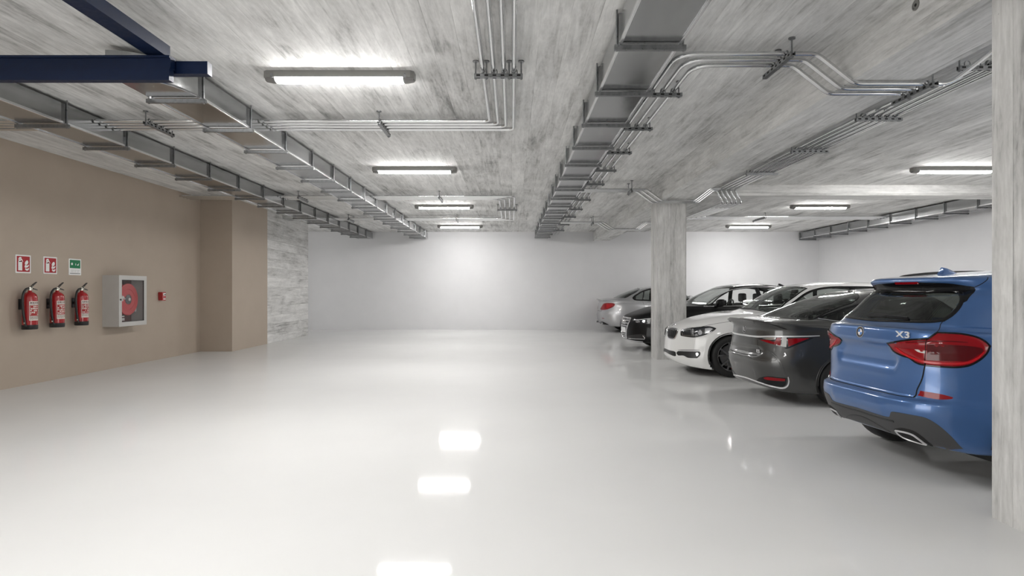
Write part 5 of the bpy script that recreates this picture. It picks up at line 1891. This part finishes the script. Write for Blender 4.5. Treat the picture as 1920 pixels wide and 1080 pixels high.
# nose: tall frame grille, plate, four linked rings
gr = [(.16, .262), (.205, .40), (.27, .55), (.31, .635), (.305, .69), (.26, .702)]
gq = gr + [(-y, z) for y, z in gr[::-1]]
g = c.v('front', 'grille', gq, M['black'], lift=.003, sharp=(0, 11), n=4)
p, d = c.place('front', smooth_loop(gq, (0, 11), 4))
c.strip('grille_frame', p, M['chrome'], g, .026, .014, d, closed=True, smooth_it=False)
for z, hw in ((.30, .155), (.345, .17), (.53, .235), (.59, .26), (.65, .285)):
    c.vs('front', 'grille_bar', [(-hw, z), (0, z), (hw, z)], M['badge_silver'], parent=g, w=.014, h=.010)
c.v('front', 'number_plate', [(-.17, .385), (.17, .385), (.17, .495), (-.17, .495)], M['badge_white'], lift=.016, sharp=(0, 1, 2, 3))
for k in range(4):
    y = (k - 1.5) * .075
    h, nn = c.hit(Vector((4.7, y, .62)), Vector((1, 0, 0)))
    m = MB().tube([h + Vector((.014 + .002 * (k % 2), .048 * math.cos(a), .048 * math.sin(a))) for a in [2 * PI * i / 24 for i in range(24)]], .007, 6, True)
    m.build('ring_badge', M['chrome'], g, True)
hl = [(4.606, .391, .675), (4.494, .532, .690), (4.349, .627, .712), (4.27, .67, .728), (4.28, .69, .64), (4.338, .666, .600), (4.501, .556, .594), (4.587, .449, .632)]
for s in (1, -1):
    f = lambda q: [(x, y * s, z) for x, y, z in q]
    dd = (.80, .60 * s, .1)
    t = c.patch('head_lamp', f(hl), dd, M['lamp_dark'], bulge=.006, sharp=(0, 3), n=4)
    c.strip('light_guide', f([(4.585, .42, .668), (4.49, .53, .678), (4.35, .625, .70), (4.285, .665, .712)]), M['badge_silver'], t, w=.014, h=.010, d=dd, ends=.4)
    for q_ in ([(4.55, .46, .655), (4.50, .52, .66), (4.49, .54, .62), (4.55, .48, .615)], [(4.44, .575, .66), (4.40, .60, .665), (4.40, .61, .62), (4.44, .59, .615)], [(4.36, .625, .685), (4.30, .655, .70), (4.31, .665, .63), (4.36, .64, .625)]):
        c.patch('projector', f(q_), dd, M['lamp_silver'], t, lift=.009, skirt=.001, n=4)
    t = c.patch('lower_intake', f([(4.66, .22, .30), (4.60, .46, .355), (4.45, .635, .37), (4.42, .65, .30), (4.50, .60, .262), (4.64, .35, .258)]), (.8, .55 * s, 0), M['black'], lift=.003, n=3)
    c.strip('intake_trim', f([(4.655, .24, .262), (4.594, .474, .268), (4.44, .645, .272), (4.428, .648, .30), (4.46, .62, .345)]), M['chrome'], t, w=.014, h=.006, d=(.8, .6 * s, 0), smooth_it=False)
c.vs('front', 'splitter', [(-.60, .215), (-.3, .222), (0, .225), (.3, .222), (.60, .215)], M['badge_silver'], w=.012, h=.006)
c.strip('panel_gap', [(4.57, .36, .71), (4.44, .60, .775), (4.05, .77, .90), (3.5, .78, .93), (3.3, .74, .965)], M['gap'], w=.005, h=.001, d=(.1, .2, 1), both=True)
c.vs('left', 'panel_gap', [(3.26, .95), (3.30, .68), (3.26, .25)], M['gap'], w=.007, h=.001, both=True)
c.vs('left', 'panel_gap', [(1.98, .99), (1.98, .68), (1.96, .25)], M['gap'], w=.007, h=.001, both=True)
for x in (1.25, 2.10):
    c.vs('left', 'door_handle', [(x, .85), (x + .11, .85), (x + .22, .845)], M['paint_black'], w=.028, h=.028, both=True)
for s in (1, -1):
    c.v('rear', 'tail_lamp', [(s * .42, .84), (s * .45, .93), (s * .80, .92), (s * .84, .82)], M['red_lens'], bulge=.01, sharp=(0, 1, 2, 3))
for xw, zw, Ra in AR:
    for s in (1, -1):
        c.wheel(xw, zw, s, .815 if xw > 2 else .865, .33, .235, .22, 5)
c.mirror((2.90, .96, 1.045), M['paint_black'], None, (.10, .22, .15))
c.seats((1.30, 2.15), z=.56)
c.dashboard(2.9, .95)
fin(c, 1.18, 0, 1.41, -.16, .05, .05, M['paint_black'])
c.underbody(.20)
c.finish()
# ------------------------------------------------------------------ silver saloon by the end wall, rear towards the aisle
M['paint_silver'] = paint_mat('silver metallic lacquer', (.42, .42, .43), .6, .3)
c = Car('saloon_car', 'silver saloon at the end wall, beyond the black liftback', 'car', (3.08, 21.6, 0), math.radians(1.5), 1.0, 4.9, M['paint_silver'])
CARS['silver'] = c
rings = [
    ([(0, .27), (.6, .20), (4.4, .19), (4.9, .22)], 4.70, .30, .76, 4.5, 4.5),
    ([(0, .285), (.6, .22), (4.4, .21), (4.9, .24)], 4.80, .12, .88, 4.2, 4.5),
    ([(0, .42), (4.9, .36)], 4.88, .03, .92, 3.8, 4.2),
    ([(0, .60), (4.9, .50)], 4.9, .0, .93, 3.4, 4.0),
    ([(0, .76), (4.9, .64)], 4.89, .03, .93, 3.2, 3.9),
    ([(0, .94), (2.5, .88), (4.9, .76)], 4.85, .05, .925, 3.1, 3.8),
    ([(0, 1.06), (1.2, 1.02), (2.5, .97), (4.2, .88), (4.9, .82)], 4.78, .06, .905, 3.0, 3.8),
    ([(0, 1.145), (1.0, 1.11), (2.5, 1.04), (4.0, .96), (4.85, .86)], 4.68, .0, .86, 3.0, 4.2),
    ([(0, 1.16), (1.0, 1.135), (2.5, 1.07), (3.6, 1.04), (4.7, .90)], 4.55, .06, .83, 3.0, 4.2),
    ([(.1, 1.165), (.6, 1.195), (2.5, 1.10), (3.6, 1.08), (4.4, .98)], 4.15, .30, .80, 3.2, 4.0),
    ([(.4, 1.20), (.8, 1.20), (2.0, 1.12), (3.4, 1.11)], 3.4, .58, .785, 4, 4),
    ([(.9, 1.32), (2.0, 1.32), (3.2, 1.32)], 3.08, .86, .72, 4, 4),
    (1.47, 2.72, 1.24, .635, 4, 4),
    (1.55, 2.5, 1.50, .575, 4, 4),
    (1.60, 2.3, 1.80, .40, 3, 3),
    (1.63, 2.2, 1.95, .0, 3, 3),
]
c.shell(rings)
AR = [(1.0, .33, .37), (3.95, .33, .37)]
for xw, zw, Ra in AR:
    c.arch(xw, zw, Ra, yout=.87)
gl = sym([(.60, 0, 1.205), (.65, -.40, 1.212), (.72, -.62, 1.222), (.80, -.655, 1.235), (1.0, -.625, 1.345), (1.25, -.56, 1.462), (1.40, -.40, 1.515), (1.44, 0, 1.53)])
c.window('rear_window', gl, (-.7, 0, 1), M['glass_dark'], M['black_gloss'], sw=.024)
sd = [(1.10, -.745, 1.20), (1.17, -.72, 1.28), (1.278, -.684, 1.34), (1.458, -.635, 1.435), (1.765, -.605, 1.515), (2.2, -.58, 1.545), (2.55, -.60, 1.50), (2.95, -.68, 1.32), (3.22, -.78, 1.125), (2.4, -.83, 1.11), (1.726, -.825, 1.112), (1.30, -.82, 1.125), (1.15, -.79, 1.145)]
c.window('side_window', sd, (0, -1, .35), M['glass_mid'], M['black_gloss'], sharp=(8,), both=True, sw=.055)
c.vs('right', 'window_pillar', [(1.42, 1.12), (1.50, 1.44)], M['black_gloss'], w=.04, h=.008, both=True)
c.vs('right', 'window_pillar', [(2.08, 1.12), (2.08, 1.53)], M['black_gloss'], w=.08, h=.008, both=True)
p, d = c.place('front', [(.66, 1.14), (0, 1.13), (-.66, 1.14), (-.54, 1.50), (0, 1.55), (.54, 1.50)])
c.window('windscreen', p, (1, 0, 1.1), M['glass_clear'], M['black_gloss'], sharp=(0, 2, 3, 5))
lo = [(.045, -.22, .80), (.055, -.30, .86), (.08, -.41, .934), (.11, -.49, 1.0), (.18, -.57, 1.025), (.276, -.665, 1.032), (.41, -.74, 1.024), (.46, -.768, .985), (.407, -.757, .90), (.237, -.671, .815), (.084, -.486, .782)]
for s in (1, -1):
    f = lambda q: [(x, y * s, z) for x, y, z in q]
    t = c.patch('tail_lamp', f(lo), (-.75, -.66 * s, 0), M['red_lens'], bulge=.008, n=4)
    c.patch('lamp_core', f([(.20, -.62, .99), (.33, -.70, .99), (.40, -.745, .97), (.33, -.72, .90), (.20, -.64, .86)]), (-.75, -.66 * s, 0), M['red_bright'], t, lift=.011, skirt=.001, n=3)
    c.v('rear', 'exhaust_recess', [(s * .28, .33), (s * .32, .375), (s * .52, .37), (s * .64, .315), (s * .68, .27), (s * .30, .285)], M['hole'], lift=.004, sharp=(0, 4, 5), n=3)
    for y in (.37, .46):
        m = MB().lathe([(.038, .0), (.040, -.035), (.034, -.035), (.034, .02)], 20, 'x')
        m.v = [(p_[0] + .07, p_[1] + s * y, p_[2] + .325) for p_ in m.v]
        m.build('exhaust_tip', M['chrome'], c.root, True)
    c.v('rear', 'reflector', [(s * .50, .505), (s * .60, .50), (s * .60, .485), (s * .50, .488)], M['red_lens'], lift=.004, sharp=(0, 1, 2, 3))
c.strip('panel_gap', [(.06, -.40, .94), (.05, -.43, .78), (.03, -.40, .745), (.012, 0, .74), (.03, .40, .745), (.05, .43, .78), (.06, .40, .94)], M['gap'], w=.010, h=.001, d=(-1, 0, 0))
c.strip('boot_lip', [(.06, -.52, 1.13), (.03, -.40, 1.14), (.012, 0, 1.148), (.03, .40, 1.14), (.06, .52, 1.13)], M['paint_silver'], w=.03, h=.012, d=(-1, 0, .3), ends=.4)
c.strip('shoulder_crease', [(.40, -.78, 1.055), (1.2, -.90, 1.0), (2.4, -.92, .95), (3.6, -.90, .90)], M['paint_silver'], w=.03, h=.010, d=(0, -1, .1), both=True, ends=.2)
c.roundel((.03, 0, 1.03), (-1, 0, .05), .045)
c.vs('right', 'panel_gap', [(1.40, 1.10), (1.46, .80), (1.46, .28)], M['gap'], w=.007, h=.001, both=True)
c.vs('right', 'panel_gap', [(2.36, 1.10), (2.40, .70), (2.40, .28)], M['gap'], w=.007, h=.001, both=True)
c.vs('right', 'panel_gap', [(3.36, 1.08), (3.42, .70), (3.40, .28)], M['gap'], w=.007, h=.001, both=True)
for x in (1.52, 2.5):
    c.vs('right', 'door_handle', [(x, 1.0), (x + .11, 1.0), (x + .22, .995)], M['paint_silver'], w=.03, h=.03, both=True)
for s in (1, -1):
    c.v('front', 'head_lamp', [(s * .46, .64), (s * .50, .72), (s * .74, .76), (s * .78, .72)], M['lamp_silver'], bulge=.01, sharp=(0, 1, 2, 3))
    c.v('front', 'grille', [(s * .03, .52), (s * .04, .72), (s * .32, .72), (s * .30, .52)], M['black_gloss'], lift=.006)
for xw, zw, Ra in AR:
    for s in (1, -1):
        c.wheel(xw, zw, s, .87, .33, .235, .22, 5)
c.mirror((3.0, .98, 1.20), M['paint_silver'], None)
c.seats((1.55, 2.55), z=.66)
c.dashboard(3.1, 1.08)
fin(c, 1.40, 0, 1.51, .17, .06, .06, M['paint_silver'])
c.underbody(.22)
c.finish()
# ------------------------------------------------------------------ camera and light
cam = bpy.data.cameras.new('camera')
cam.sensor_width = 36
cam.sensor_fit = 'HORIZONTAL'
cam.lens = 36 * 1130 / 1920
cam.shift_y = 6 / 1920
cam.clip_start = .05
co = bpy.data.objects.new('camera', cam)
COL.objects.link(co)
co.location = (0, 0, CAMZ)
co.rotation_euler = (PI / 2, 0, 0)
SC.camera = co
w = bpy.data.worlds.new('world')
SC.world = w
w.use_nodes = True
w.node_tree.nodes['Background'].inputs[0].default_value = (1, .985, .96, 1)
w.node_tree.nodes['Background'].inputs[1].default_value = 2.0
SC.view_settings.view_transform = 'Standard'
SC.view_settings.look = 'None'
SC.view_settings.gamma = 1
SC.view_settings.use_curve_mapping = False
SC.view_settings.exposure = 1.27
